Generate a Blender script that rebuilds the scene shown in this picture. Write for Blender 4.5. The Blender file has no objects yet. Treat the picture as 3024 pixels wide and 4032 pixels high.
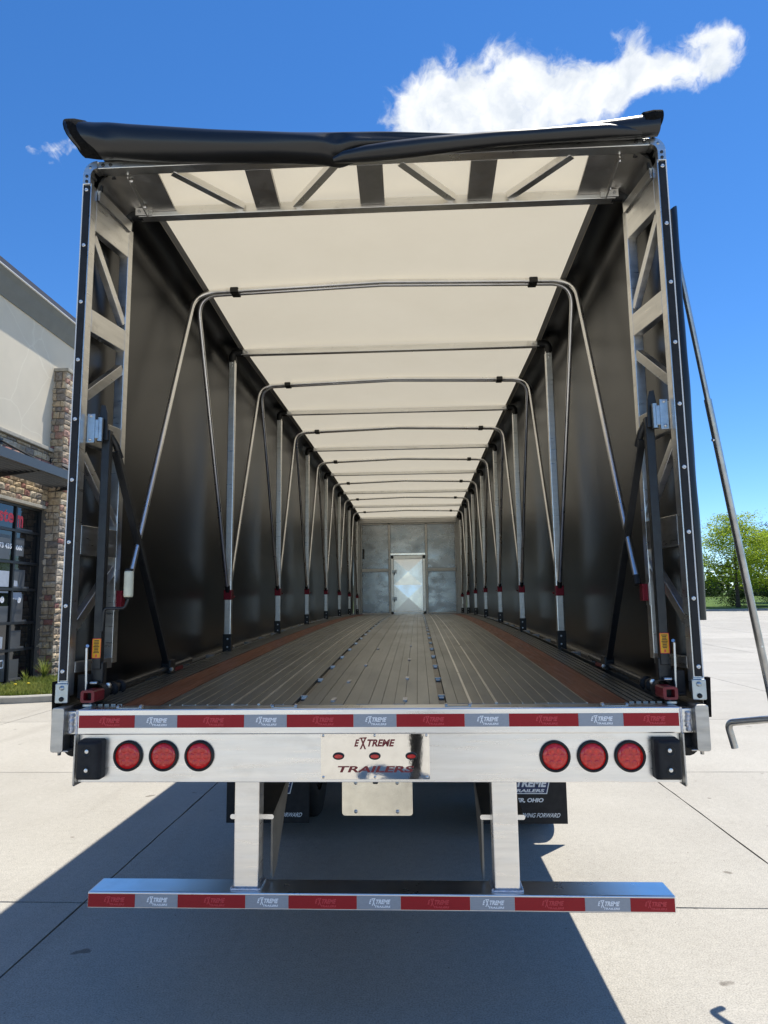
import bpy, math, random
from mathutils import Vector, Matrix, Euler
R = math.radians
random.seed(7)
sc = bpy.context.scene
col = sc.collection

# ------------------------------------------------------------------ camera
cam_d = bpy.data.cameras.new('camera')
cam = bpy.data.objects.new('camera', cam_d); col.objects.link(cam)
cam_d.sensor_fit = 'VERTICAL'; cam_d.sensor_height = 36.0; cam_d.sensor_width = 27.0; cam_d.lens = 24.0
cam_d.clip_start = 0.02; cam_d.clip_end = 2000
_yaw, _pit, _rol = -0.0476, 0.1338, -0.0121
_f = Vector((math.sin(_yaw)*math.cos(_pit), math.cos(_yaw)*math.cos(_pit), math.sin(_pit)))
_r = Vector((math.cos(_yaw), -math.sin(_yaw), 0)); _u = _r.cross(_f)
_r2 = _r*math.cos(_rol) + _u*math.sin(_rol); _u2 = -_r*math.sin(_rol) + _u*math.cos(_rol)
cam.matrix_world = Matrix(((_r2.x, _u2.x, -_f.x, 0.1822), (_r2.y, _u2.y, -_f.y, -2.7888), (_r2.z, _u2.z, -_f.z, 1.70), (0, 0, 0, 1)))
sc.camera = cam
sc.render.resolution_x, sc.render.resolution_y = 768, 1024

# ------------------------------------------------------------------ light
SUN = Vector((.262, .29, 1.0)).normalized()
sd = bpy.data.lights.new('sun', 'SUN'); so = bpy.data.objects.new('sun', sd); col.objects.link(so)
sd.energy = 4.35; sd.angle = R(.53); sd.color = (1.0, .95, .855)
so.rotation_euler = SUN.to_track_quat('Z', 'Y').to_euler(); so.location = (20, 20, 60)
w = bpy.data.worlds.new('World'); sc.world = w; w.use_nodes = True
nt = w.node_tree; N = nt.nodes; Lk = nt.links
for n in list(N): N.remove(n)
out = N.new('ShaderNodeOutputWorld'); bg = N.new('ShaderNodeBackground'); Lk.new(bg.outputs[0], out.inputs[0])
bg.inputs[1].default_value = .15
sky = N.new('ShaderNodeTexSky'); sky.sky_type = 'NISHITA'; sky.sun_disc = False
sky.sun_elevation = math.asin(SUN.z); sky.sun_rotation = math.atan2(SUN.x, SUN.y)
sky.altitude = 2600; sky.air_density = 1.0; sky.dust_density = .12; sky.ozone_density = 3.2
tc = N.new('ShaderNodeTexCoord')
def vdot(v):
    m = N.new('ShaderNodeVectorMath'); m.operation = 'DOT_PRODUCT'
    Lk.new(tc.outputs['Generated'], m.inputs[0]); m.inputs[1].default_value = v
    return m.outputs['Value']
def wm(op, a, b=None, clamp=False):
    m = N.new('ShaderNodeMath'); m.operation = op; m.use_clamp = clamp
    for i, q in enumerate((a, b)):
        if q is None: continue
        if isinstance(q, (int, float)): m.inputs[i].default_value = q
        else: Lk.new(q, m.inputs[i])
    return m.outputs[0]
# clouds live on the sky, in a tangent plane round one fixed direction of the sky
df = vdot((.1788, .7642, .6197)); dr = vdot((.9737, -.2278, 0)); du = vdot((-.1412, -.6034, .7848))
front = wm('GREATER_THAN', df, .15)
dfs = wm('MAXIMUM', df, .15)
comb = N.new('ShaderNodeCombineXYZ'); Lk.new(wm('DIVIDE', dr, dfs), comb.inputs[0]); Lk.new(wm('DIVIDE', du, dfs), comb.inputs[1])
def wnoise(scale, det, rough, src, dist=0.0):
    n = N.new('ShaderNodeTexNoise'); n.inputs['Scale'].default_value = scale; n.inputs['Detail'].default_value = det
    n.inputs['Roughness'].default_value = rough; n.inputs['Distortion'].default_value = dist; Lk.new(src, n.inputs['Vector']); return n
wn = wnoise(16, 4, .55, comb.outputs[0])
sub = N.new('ShaderNodeVectorMath'); sub.operation = 'SUBTRACT'; Lk.new(wn.outputs['Color'], sub.inputs[0]); sub.inputs[1].default_value = (.5, .5, .5)
scl = N.new('ShaderNodeVectorMath'); scl.operation = 'SCALE'; Lk.new(sub.outputs[0], scl.inputs[0]); scl.inputs['Scale'].default_value = .038
addv = N.new('ShaderNodeVectorMath'); addv.operation = 'ADD'; Lk.new(comb.outputs[0], addv.inputs[0]); Lk.new(scl.outputs[0], addv.inputs[1])
field = None
for cx, cy, sx, sy, wt in ((-.172, .002, .044, .040, 1.0), (-.138, .012, .048, .046, 1.0), (-.11, -.012, .07, .034, .8), (-.06, .018, .045, .042, .95), (-.075, -.02, .07, .03, .8),
                           (-.012, .0, .06, .036, .95), (.0, -.028, .07, .026, .7), (.045, -.014, .06, .03, .85), (.098, -.006, .05, .026, .85), (.148, -.010, .045, .02, .75), (.188, .004, .022, .024, .8),
                           (.166, .022, .03, .014, .75), (.088, .026, .02, .024, .55), (-.70, .060, .042, .011, .50), (-.68, .05, .03, .007, .38), (-.722, .043, .024, .007, .30)):
    s = N.new('ShaderNodeVectorMath'); s.operation = 'SUBTRACT'; Lk.new(addv.outputs[0], s.inputs[0]); s.inputs[1].default_value = (cx, cy, 0)
    m = N.new('ShaderNodeVectorMath'); m.operation = 'MULTIPLY'; Lk.new(s.outputs[0], m.inputs[0]); m.inputs[1].default_value = (1/(sx*1.35), 1/(sy*1.35), 0)
    l = N.new('ShaderNodeVectorMath'); l.operation = 'LENGTH'; Lk.new(m.outputs[0], l.inputs[0])
    g = wm('MULTIPLY', wm('SUBTRACT', 1.0, l.outputs['Value'], True), wt*1.55)
    field = g if field is None else wm('ADD', field, g)
field = wm('MINIMUM', field, 1.35)
fn = wnoise(34, 11, .62, addv.outputs[0], .3)
dens = wm('ADD', field, wm('MULTIPLY', wm('SUBTRACT', fn.outputs['Fac'], .5), 2.3))
mr = N.new('ShaderNodeMapRange'); mr.interpolation_type = 'SMOOTHSTEP'; Lk.new(dens, mr.inputs[0])
mr.inputs[1].default_value = .24; mr.inputs[2].default_value = 1.22
gate = wm('GREATER_THAN', field, .02)
mask = wm('MULTIPLY', wm('MULTIPLY', mr.outputs[0], front), gate)
# unseen scattered clouds added over the rest of the dome as neutral fill light
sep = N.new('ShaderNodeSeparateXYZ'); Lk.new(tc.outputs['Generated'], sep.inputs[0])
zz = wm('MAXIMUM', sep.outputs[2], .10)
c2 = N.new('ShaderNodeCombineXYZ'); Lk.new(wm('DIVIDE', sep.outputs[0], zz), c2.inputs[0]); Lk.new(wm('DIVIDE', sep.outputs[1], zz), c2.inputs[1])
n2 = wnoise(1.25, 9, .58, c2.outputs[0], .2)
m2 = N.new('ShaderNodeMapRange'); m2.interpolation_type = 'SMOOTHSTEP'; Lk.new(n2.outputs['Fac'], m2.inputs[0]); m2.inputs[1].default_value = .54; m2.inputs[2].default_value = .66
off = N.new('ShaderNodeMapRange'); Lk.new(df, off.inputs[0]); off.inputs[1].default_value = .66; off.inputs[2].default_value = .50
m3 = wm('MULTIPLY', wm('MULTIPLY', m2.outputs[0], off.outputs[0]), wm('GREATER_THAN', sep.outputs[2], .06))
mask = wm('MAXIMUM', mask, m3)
shade = wnoise(26, 5, .55, addv.outputs[0])
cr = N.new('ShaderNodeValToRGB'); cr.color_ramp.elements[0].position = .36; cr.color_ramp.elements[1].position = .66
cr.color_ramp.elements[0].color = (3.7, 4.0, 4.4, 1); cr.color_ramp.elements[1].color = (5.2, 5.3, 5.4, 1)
Lk.new(shade.outputs['Fac'], cr.inputs[0])
hs = N.new('ShaderNodeHueSaturation'); hs.inputs['Saturation'].default_value = 1.25; hs.inputs['Hue'].default_value = .503; Lk.new(sky.outputs[0], hs.inputs['Color'])
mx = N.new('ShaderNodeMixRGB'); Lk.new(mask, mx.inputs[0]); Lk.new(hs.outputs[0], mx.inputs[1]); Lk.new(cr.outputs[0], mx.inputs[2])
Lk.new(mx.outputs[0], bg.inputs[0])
sc.view_settings.view_transform = 'Standard'; sc.view_settings.look = 'None'; sc.view_settings.gamma = 1; sc.view_settings.use_curve_mapping = False
sc.view_settings.exposure = .48
sc.cycles.max_bounces = 10; sc.cycles.diffuse_bounces = 5; sc.cycles.glossy_bounces = 5

# ------------------------------------------------------------------ materials
MAT = {}
def mat(name, colr=(.5, .5, .5), rough=.5, metal=0.0, spec=.5, var=0.0, vscale=6.0, vstretch=(1, 1, 1), bump=0.0, bscale=60.0, bstretch=(1, 1, 1), rvar=0.0, rnd=0.0, stain=None, coat=0.0):
    m = bpy.data.materials.new(name); m.use_nodes = True; t = m.node_tree; b = t.nodes['Principled BSDF']
    b.inputs['Base Color'].default_value = (*colr, 1); b.inputs['Roughness'].default_value = rough; b.inputs['Metallic'].default_value = metal
    b.inputs['Specular IOR Level'].default_value = spec
    if coat: b.inputs['Coat Weight'].default_value = coat; b.inputs['Coat Roughness'].default_value = .08
    tcn = t.nodes.new('ShaderNodeTexCoord')
    def noise(scale, stretch, det=6, rgh=.6):
        mp = t.nodes.new('ShaderNodeMapping'); mp.inputs['Scale'].default_value = stretch
        t.links.new(tcn.outputs['Object'], mp.inputs[0])
        n = t.nodes.new('ShaderNodeTexNoise'); n.inputs['Scale'].default_value = scale; n.inputs['Detail'].default_value = det; n.inputs['Roughness'].default_value = rgh
        t.links.new(mp.outputs[0], n.inputs[0]); return n
    last = None
    if var or rnd or stain:
        n = noise(vscale, vstretch)
        r_ = t.nodes.new('ShaderNodeValToRGB'); r_.color_ramp.elements[0].position = .3; r_.color_ramp.elements[1].position = .72
        r_.color_ramp.elements[0].color = (*[c*(1-var) for c in colr], 1); r_.color_ramp.elements[1].color = (*[min(1, c*(1+var)) for c in colr], 1)
        t.links.new(n.outputs['Fac'], r_.inputs[0]); last = r_.outputs[0]
        if stain:
            scol, sscale, sst, lo, hi = stain
            n2 = noise(sscale, sst, 8, .65); mr_ = t.nodes.new('ShaderNodeMapRange'); mr_.inputs[1].default_value = lo; mr_.inputs[2].default_value = hi
            t.links.new(n2.outputs['Fac'], mr_.inputs[0])
            mm = t.nodes.new('ShaderNodeMixRGB'); t.links.new(mr_.outputs[0], mm.inputs[0]); t.links.new(last, mm.inputs[1]); mm.inputs[2].default_value = (*scol, 1); last = mm.outputs[0]
        if rnd:
            oi = t.nodes.new('ShaderNodeObjectInfo'); mr_ = t.nodes.new('ShaderNodeMapRange'); mr_.inputs[3].default_value = 1-rnd; mr_.inputs[4].default_value = 1+rnd
            t.links.new(oi.outputs['Random'], mr_.inputs[0])
            mm = t.nodes.new('ShaderNodeMixRGB'); mm.blend_type = 'MULTIPLY'; mm.inputs[0].default_value = 1; t.links.new(last, mm.inputs[1]); t.links.new(mr_.outputs[0], mm.inputs[2]); last = mm.outputs[0]
        t.links.new(last, b.inputs['Base Color'])
    if rvar:
        n = noise(vscale*1.7, vstretch); mr_ = t.nodes.new('ShaderNodeMapRange'); mr_.inputs[1].default_value = .3; mr_.inputs[2].default_value = .7
        mr_.inputs[3].default_value = max(.02, rough-rvar); mr_.inputs[4].default_value = rough+rvar
        t.links.new(n.outputs['Fac'], mr_.inputs[0]); t.links.new(mr_.outputs[0], b.inputs['Roughness'])
    if bump:
        n = noise(bscale, bstretch, 5); bn = t.nodes.new('ShaderNodeBump'); bn.inputs['Strength'].default_value = bump; bn.inputs['Distance'].default_value = .01
        t.links.new(n.outputs['Fac'], bn.inputs['Height']); t.links.new(bn.outputs[0], b.inputs['Normal'])
    MAT[name] = m; return m

mat('alu', (.80, .785, .75), .34, 1, var=.08, vscale=5, vstretch=(1, 1, 8), rvar=.08, bump=.03, bscale=30, stain=((.55, .53, .5), 9, (1, 1, 1), .58, .8))
mat('alu_panel', (.86, .85, .83), .31, 1, var=.07, vscale=3, vstretch=(1, 1, 14), rvar=.06, bump=.010, bscale=2.0, bstretch=(.5, 1, 1), stain=((.70, .68, .65), 5, (1, 1, 2), .55, .85))
mat('alu_dull', (.50, .485, .46), .42, 1, var=.15, vscale=8, vstretch=(1, 1, 6), rvar=.08, bump=.05, bscale=50)
mat('alu_tube', (.84, .83, .81), .32, 1, var=.12, vscale=5, rvar=.08)
mat('alu_deck', (.275, .283, .275), .38, .92, var=.10, vscale=1.6, vstretch=(2, .5, 1), rvar=.10, bump=.012, bscale=20, bstretch=(3, .3, 1), rnd=.07, stain=((.19, .185, .17), 1.8, (1.4, .5, 1), .55, .80))
mat('alu_rib', (.62, .61, .57), .36, 1, var=.15, vscale=6, vstretch=(1, .6, 1))
mat('weld', (.62, .62, .66), .38, 1, var=.2, vscale=60, bump=.6, bscale=90)
mat('mirror', (.90, .885, .84), .03, 1, var=.04, vscale=30, bump=.006, bscale=40)
mat('plate_alu', (.80, .765, .66), .22, 1, var=.10, vscale=30, rvar=.05, stain=((.45, .40, .32), 26, (1, 1, 1), .66, .74))
mat('zinc', (.44, .49, .52), .36, 1, var=.15, vscale=30, bump=.1, bscale=80)
mat('steel', (.46, .46, .45), .33, 1, var=.18, vscale=14, rvar=.1, bump=.05, bscale=60)
mat('bulk', (.36, .39, .42), .26, .92, var=.3, vscale=1.6, vstretch=(1, 1, 1.6), rvar=.14, bump=.04, bscale=3, stain=((.24, .30, .36), 1.5, (1, 1, 1), .5, .72))
mat('bulk_door', (.93, .93, .925), .20, 1, var=.04, vscale=4, rvar=.04, bump=.01, bscale=5)
mat('vinyl', (.0020, .0023, .0030), .31, 0, .60, bump=.004, bscale=4.0)
mat('vinyl_edge', (.012, .012, .012), .95, 0, .1, var=.5, vscale=120, bump=1.0, bscale=220)
mat('flap_vinyl', (.010, .0105, .0115), .33, 0, .6, rvar=.04, vscale=2, bump=.10, bscale=4.5, bstretch=(1, 2.5, 2.5))
mat('black_paint', (.015, .016, .017), .38, 0, .5, var=.3, vscale=20, rvar=.1)
mat('rubber', (.016, .016, .017), .62, 0, .35, var=.35, vscale=24, bump=.15, bscale=80)
mat('tyre', (.022, .022, .023), .78, 0, .3, var=.3, vscale=16, bump=.2, bscale=50)
mat('dark_steel', (.045, .043, .042), .6, .4, var=.3, vscale=10)
mat('gasket', (.012, .012, .012), .5, 0, .4)
mat('red_paint', (.17, .008, .015), .42, 0, .5, var=.25, vscale=25)
mat('red_anod', (.20, .008, .02), .38, .5)
mat('seam_grey', (.32, .305, .27), .5)
mat('alu_brace_shaded', (.26, .245, .22), .5, 1, var=.2, vscale=8)  # darkened aluminium: the shade on the guard braces is put into the colour
mat('wood', (.205, .066, .030), .42, 0, .45, var=.42, vscale=5, vstretch=(9, .6, 1), bump=.08, bscale=30, bstretch=(8, .5, 1), rvar=.1, stain=((.27, .105, .05), 3.5, (3, .6, 1), .50, .68))
mat('tape_red', (.36, .006, .014), .42, 0, .3, var=.12, vscale=300, coat=.08, bump=.06, bscale=500)
mat('tape_silver', (.31, .34, .385), .42, .2, .5, var=.10, vscale=300, vstretch=(.3, 1, 3), bump=.05, bscale=500)
mat('ink_pale', (.88, .89, .90), .5)
mat('ink_red', (.58, .035, .05), .4)
mat('ink_maroon', (.20, .012, .018), .35, 0, .5)
mat('ink_white', (.78, .80, .82), .55)
mat('ink_sign_red', (.82, .05, .07), .5)
mat('ink_black', (.02, .02, .02), .6)
mat('ink_blue', (.015, .03, .10), .5)
mat('yellow', (.85, .42, .01), .45, var=.06, vscale=50)
mat('grip', (.66, .64, .48), .5, var=.12, vscale=25)
mat('concrete_kerb', (.40, .385, .345), .85, 0, .3, var=.12, vscale=5, bump=.25, bscale=40, stain=((.20, .19, .17), 7, (1, 1, 1), .6, .75))
mat('stucco_dark', (.17, .175, .16), .8, 0, .3, var=.06, vscale=4, bump=.1, bscale=60)
mat('fascia', (.085, .08, .085), .5, 0, .4, var=.05, vscale=4)
mat('white_trim', (.75, .75, .73), .5)
mat('stone_trim', (.40, .365, .30), .85, 0, .3, var=.2, vscale=8, bump=.6, bscale=20)
mat('mortar', (.16, .145, .125), .95, 0, .2, var=.15, vscale=20, bump=.3, bscale=50)
mat('awning_metal', (.085, .088, .085), .42, .3, .5, var=.05, vscale=5)
mat('frame_dark', (.022, .024, .026), .4, .3, .5)
mat('door_dark', (.014, .015, .017), .35, 0, .5)
mat('door_grey', (.085, .09, .095), .35, 0, .4, var=.12, vscale=2)
mat('pane', (.006, .008, .010), .045, 0, .75)
mat('ink_grey', (.40, .44, .50), .5, var=.1, vscale=8)
mat('bark', (.055, .045, .036), .9, 0, .2, var=.4, vscale=12, bump=.6, bscale=30)
mat('joint', (.06, .055, .05), .95, 0, .2, var=.4, vscale=20)
mat('soil', (.085, .068, .048), .95, 0, .2, var=.4, vscale=8, bump=.8, bscale=20)
mat('lawn', (.085, .14, .022), .9, 0, .2, var=.3, vscale=.6, bump=.6, bscale=30)
mat('cloth_dark', (.015, .015, .017), .85, 0, .2, var=.3, vscale=12)
mat('skin', (.42, .25, .18), .5)
mat('cap_cloth', (.03, .035, .05), .9)
mat('phone', (.02, .02, .022), .2, 0, .5)
mat('screw', (.70, .70, .70), .3, 1)
mat('screw_dark', (.04, .04, .04), .5, .3)

def leafmat(name, c1, c2, trans=.5):
    m = bpy.data.materials.new(name); m.use_nodes = True; t = m.node_tree; b = t.nodes['Principled BSDF']; o = t.nodes['Material Output']
    tcn = t.nodes.new('ShaderNodeTexCoord'); n = t.nodes.new('ShaderNodeTexNoise'); n.inputs['Scale'].default_value = 2.2; n.inputs['Detail'].default_value = 5
    t.links.new(tcn.outputs['Object'], n.inputs[0])
    r_ = t.nodes.new('ShaderNodeValToRGB'); r_.color_ramp.elements[0].position = .32; r_.color_ramp.elements[1].position = .68
    r_.color_ramp.elements[0].color = (*c1, 1); r_.color_ramp.elements[1].color = (*c2, 1); t.links.new(n.outputs['Fac'], r_.inputs[0])
    b.inputs['Roughness'].default_value = .6; b.inputs['Specular IOR Level'].default_value = .25; t.links.new(r_.outputs[0], b.inputs['Base Color'])
    tr = t.nodes.new('ShaderNodeBsdfTranslucent'); t.links.new(r_.outputs[0], tr.inputs[0])
    mxs = t.nodes.new('ShaderNodeMixShader'); mxs.inputs[0].default_value = trans
    t.links.new(b.outputs[0], mxs.inputs[1]); t.links.new(tr.outputs[0], mxs.inputs[2]); t.links.new(mxs.outputs[0], o.inputs[0])
    MAT[name] = m
leafmat('leaf', (.19, .30, .015), (.42, .50, .05), .62)
leafmat('leaf_dark', (.02, .045, .012), (.05, .085, .02), .35)
leafmat('grass_blade', (.13, .19, .03), (.33, .35, .09), .5)
mat('flower', (.80, .60, .02), .6)

def tarp_mat():
    m = bpy.data.materials.new('cream_tarp'); m.use_nodes = True; t = m.node_tree; b = t.nodes['Principled BSDF']; o = t.nodes['Material Output']
    tcn = t.nodes.new('ShaderNodeTexCoord'); n = t.nodes.new('ShaderNodeTexNoise'); n.inputs['Scale'].default_value = 2.4; n.inputs['Detail'].default_value = 10; n.inputs['Roughness'].default_value = .72
    t.links.new(tcn.outputs['Object'], n.inputs[0])
    r_ = t.nodes.new('ShaderNodeValToRGB'); r_.color_ramp.elements[0].position = .25; r_.color_ramp.elements[1].position = .75
    r_.color_ramp.elements[0].color = (.645, .575, .43, 1); r_.color_ramp.elements[1].color = (.68, .61, .462, 1); t.links.new(n.outputs['Fac'], r_.inputs[0])
    b.inputs['Roughness'].default_value = .45; b.inputs['Specular IOR Level'].default_value = .35; t.links.new(r_.outputs[0], b.inputs['Base Color'])
    tr = t.nodes.new('ShaderNodeBsdfTranslucent'); t.links.new(r_.outputs[0], tr.inputs[0])
    mxs = t.nodes.new('ShaderNodeMixShader'); mxs.inputs[0].default_value = .44
    t.links.new(b.outputs[0], mxs.inputs[1]); t.links.new(tr.outputs[0], mxs.inputs[2]); t.links.new(mxs.outputs[0], o.inputs[0])
    MAT['cream_tarp'] = m
tarp_mat()

def concrete_mat():
    m = bpy.data.materials.new('concrete'); m.use_nodes = True; t = m.node_tree; b = t.nodes['Principled BSDF']
    g = t.nodes.new('ShaderNodeNewGeometry')
    def noise(scale, det, rgh, st=(1, 1, 1)):
        mp = t.nodes.new('ShaderNodeMapping'); mp.inputs['Scale'].default_value = st; t.links.new(g.outputs['Position'], mp.inputs[0])
        n = t.nodes.new('ShaderNodeTexNoise'); n.inputs['Scale'].default_value = scale; n.inputs['Detail'].default_value = det; n.inputs['Roughness'].default_value = rgh
        t.links.new(mp.outputs[0], n.inputs[0]); return n.outputs['Fac']
    def ramp(src, p0, c0, p1, c1):
        r_ = t.nodes.new('ShaderNodeValToRGB'); r_.color_ramp.elements[0].position = p0; r_.color_ramp.elements[1].position = p1
        r_.color_ramp.elements[0].color = (*c0, 1); r_.color_ramp.elements[1].color = (*c1, 1); t.links.new(src, r_.inputs[0]); return r_.outputs[0]
    def mul(a, c):
        mm = t.nodes.new('ShaderNodeMixRGB'); mm.blend_type = 'MULTIPLY'; mm.inputs[0].default_value = 1; t.links.new(a, mm.inputs[1]); t.links.new(c, mm.inputs[2]); return mm.outputs[0]
    base = ramp(noise(.9, 5, .6), .3, (.455, .425, .365), .7, (.525, .495, .43))
    c = mul(base, ramp(noise(130, 3, .7), .32, (.62, .62, .62), .62, (1.10, 1.10, 1.10)))
    c = mul(c, ramp(noise(22, 4, .65), .3, (.90, .90, .90), .7, (1.05, 1.05, 1.05)))
    v = t.nodes.new('ShaderNodeTexVoronoi'); v.inputs['Scale'].default_value = 9; t.links.new(g.outputs['Position'], v.inputs['Vector'])
    c = mul(c, ramp(v.outputs['Distance'], .02, (.30, .29, .28), .05, (1, 1, 1)))
    c = mul(c, ramp(noise(2.2, 7, .7, (1, 3, 1)), .62, (1, 1, 1), .80, (.78, .77, .75)))
    c = mul(c, ramp(noise(.55, 8, .62, (2.4, .35, 1)), .56, (1, 1, 1), .74, (.86, .85, .84)))
    c = mul(c, ramp(noise(5.5, 2, .4), .735, (1, 1, 1), .765, (.50, .48, .46)))
    oi = t.nodes.new('ShaderNodeObjectInfo'); c = mul(c, ramp(oi.outputs['Random'], 0, (.93, .93, .93), 1, (1.03, 1.03, 1.03)))
    t.links.new(c, b.inputs['Base Color']); b.inputs['Roughness'].default_value = .85; b.inputs['Specular IOR Level'].default_value = .3
    bn = t.nodes.new('ShaderNodeBump'); bn.inputs['Strength'].default_value = .35; bn.inputs['Distance'].default_value = .006
    t.links.new(noise(90, 4, .7), bn.inputs['Height']); t.links.new(bn.outputs[0], b.inputs['Normal'])
    MAT['concrete'] = m
concrete_mat()

def stone_mat():
    m = bpy.data.materials.new('stone'); m.use_nodes = True; t = m.node_tree; b = t.nodes['Principled BSDF']
    oi = t.nodes.new('ShaderNodeObjectInfo'); r_ = t.nodes.new('ShaderNodeValToRGB'); r_.color_ramp.interpolation = 'CONSTANT'
    cols = ((0, (.50, .39, .26)), (.18, (.37, .30, .22)), (.34, (.55, .47, .36)), (.48, (.34, .17, .14)), (.56, (.44, .35, .25)), (.72, (.27, .235, .20)), (.84, (.58, .47, .32)), (.94, (.44, .27, .21)))
    for i, (p_, c_) in enumerate(cols):
        e = r_.color_ramp.elements[i] if i < 2 else r_.color_ramp.elements.new(p_)
        e.position = p_; e.color = (*c_, 1)
    t.links.new(oi.outputs['Random'], r_.inputs[0])
    g = t.nodes.new('ShaderNodeNewGeometry')
    n = t.nodes.new('ShaderNodeTexNoise'); n.inputs['Scale'].default_value = 14; n.inputs['Detail'].default_value = 8; n.inputs['Roughness'].default_value = .65; t.links.new(g.outputs['Position'], n.inputs[0])
    r2 = t.nodes.new('ShaderNodeValToRGB'); r2.color_ramp.elements[0].position = .3; r2.color_ramp.elements[1].position = .7
    r2.color_ramp.elements[0].color = (.62, .60, .58, 1); r2.color_ramp.elements[1].color = (1.2, 1.2, 1.2, 1); t.links.new(n.outputs['Fac'], r2.inputs[0])
    mm = t.nodes.new('ShaderNodeMixRGB'); mm.blend_type = 'MULTIPLY'; mm.inputs[0].default_value = 1; t.links.new(r_.outputs[0], mm.inputs[1]); t.links.new(r2.outputs[0], mm.inputs[2])
    t.links.new(mm.outputs[0], b.inputs['Base Color']); b.inputs['Roughness'].default_value = .9; b.inputs['Specular IOR Level'].default_value = .2
    bn = t.nodes.new('ShaderNodeBump'); bn.inputs['Strength'].default_value = .7; bn.inputs['Distance'].default_value = .02; t.links.new(n.outputs['Fac'], bn.inputs['Height']); t.links.new(bn.outputs[0], b.inputs['Normal'])
    MAT['stone'] = m
stone_mat()

def stucco_mat():
    m = bpy.data.materials.new('stucco'); m.use_nodes = True; t = m.node_tree; b = t.nodes['Principled BSDF']
    g = t.nodes.new('ShaderNodeNewGeometry')
    n = t.nodes.new('ShaderNodeTexNoise'); n.inputs['Scale'].default_value = 1.6; n.inputs['Detail'].default_value = 8; t.links.new(g.outputs['Position'], n.inputs[0])
    sub_ = t.nodes.new('ShaderNodeMixRGB'); sub_.blend_type = 'ADD'; sub_.inputs[0].default_value = .28; t.links.new(g.outputs['Position'], sub_.inputs[1]); t.links.new(n.outputs['Color'], sub_.inputs[2])
    v = t.nodes.new('ShaderNodeTexVoronoi'); v.feature = 'DISTANCE_TO_EDGE'; v.inputs['Scale'].default_value = .62; t.links.new(sub_.outputs[0], v.inputs['Vector'])
    r_ = t.nodes.new('ShaderNodeValToRGB'); r_.color_ramp.elements[0].position = .003; r_.color_ramp.elements[1].position = .011
    r_.color_ramp.elements[0].color = (.68, .615, .49, 1); r_.color_ramp.elements[1].color = (.63, .56, .44, 1); t.links.new(v.outputs['Distance'], r_.inputs[0])
    r2 = t.nodes.new('ShaderNodeValToRGB'); r2.color_ramp.elements[0].color = (.90, .90, .90, 1); r2.color_ramp.elements[1].color = (1.08, 1.08, 1.08, 1); t.links.new(n.outputs['Fac'], r2.inputs[0])
    mm = t.nodes.new('ShaderNodeMixRGB'); mm.blend_type = 'MULTIPLY'; mm.inputs[0].default_value = 1; t.links.new(r_.outputs[0], mm.inputs[1]); t.links.new(r2.outputs[0], mm.inputs[2])
    t.links.new(mm.outputs[0], b.inputs['Base Color']); b.inputs['Roughness'].default_value = .9; b.inputs['Specular IOR Level'].default_value = .2
    n3 = t.nodes.new('ShaderNodeTexNoise'); n3.inputs['Scale'].default_value = 60; t.links.new(g.outputs['Position'], n3.inputs[0])
    bn = t.nodes.new('ShaderNodeBump'); bn.inputs['Strength'].default_value = .15; bn.inputs['Distance'].default_value = .01; t.links.new(n3.outputs['Fac'], bn.inputs['Height']); t.links.new(bn.outputs[0], b.inputs['Normal'])
    MAT['stucco'] = m
stucco_mat()

def lens_mat():
    m = bpy.data.materials.new('lens'); m.use_nodes = True; t = m.node_tree; b = t.nodes['Principled BSDF']
    tcn = t.nodes.new('ShaderNodeTexCoord'); v = t.nodes.new('ShaderNodeTexVoronoi'); v.inputs['Scale'].default_value = 70; t.links.new(tcn.outputs['Object'], v.inputs['Vector'])
    r_ = t.nodes.new('ShaderNodeValToRGB'); r_.color_ramp.elements[0].color = (.90, .030, .022, 1); r_.color_ramp.elements[1].color = (.62, .014, .012, 1); r_.color_ramp.elements[1].position = .6
    t.links.new(v.outputs['Distance'], r_.inputs[0]); t.links.new(r_.outputs[0], b.inputs['Base Color'])
    b.inputs['Roughness'].default_value = .16; b.inputs['Coat Weight'].default_value = .6; b.inputs['Coat Roughness'].default_value = .05
    bn = t.nodes.new('ShaderNodeBump'); bn.inputs['Strength'].default_value = .3; bn.inputs['Distance'].default_value = .002; t.links.new(v.outputs['Distance'], bn.inputs['Height']); t.links.new(bn.outputs[0], b.inputs['Normal'])
    MAT['lens'] = m
lens_mat()

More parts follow.
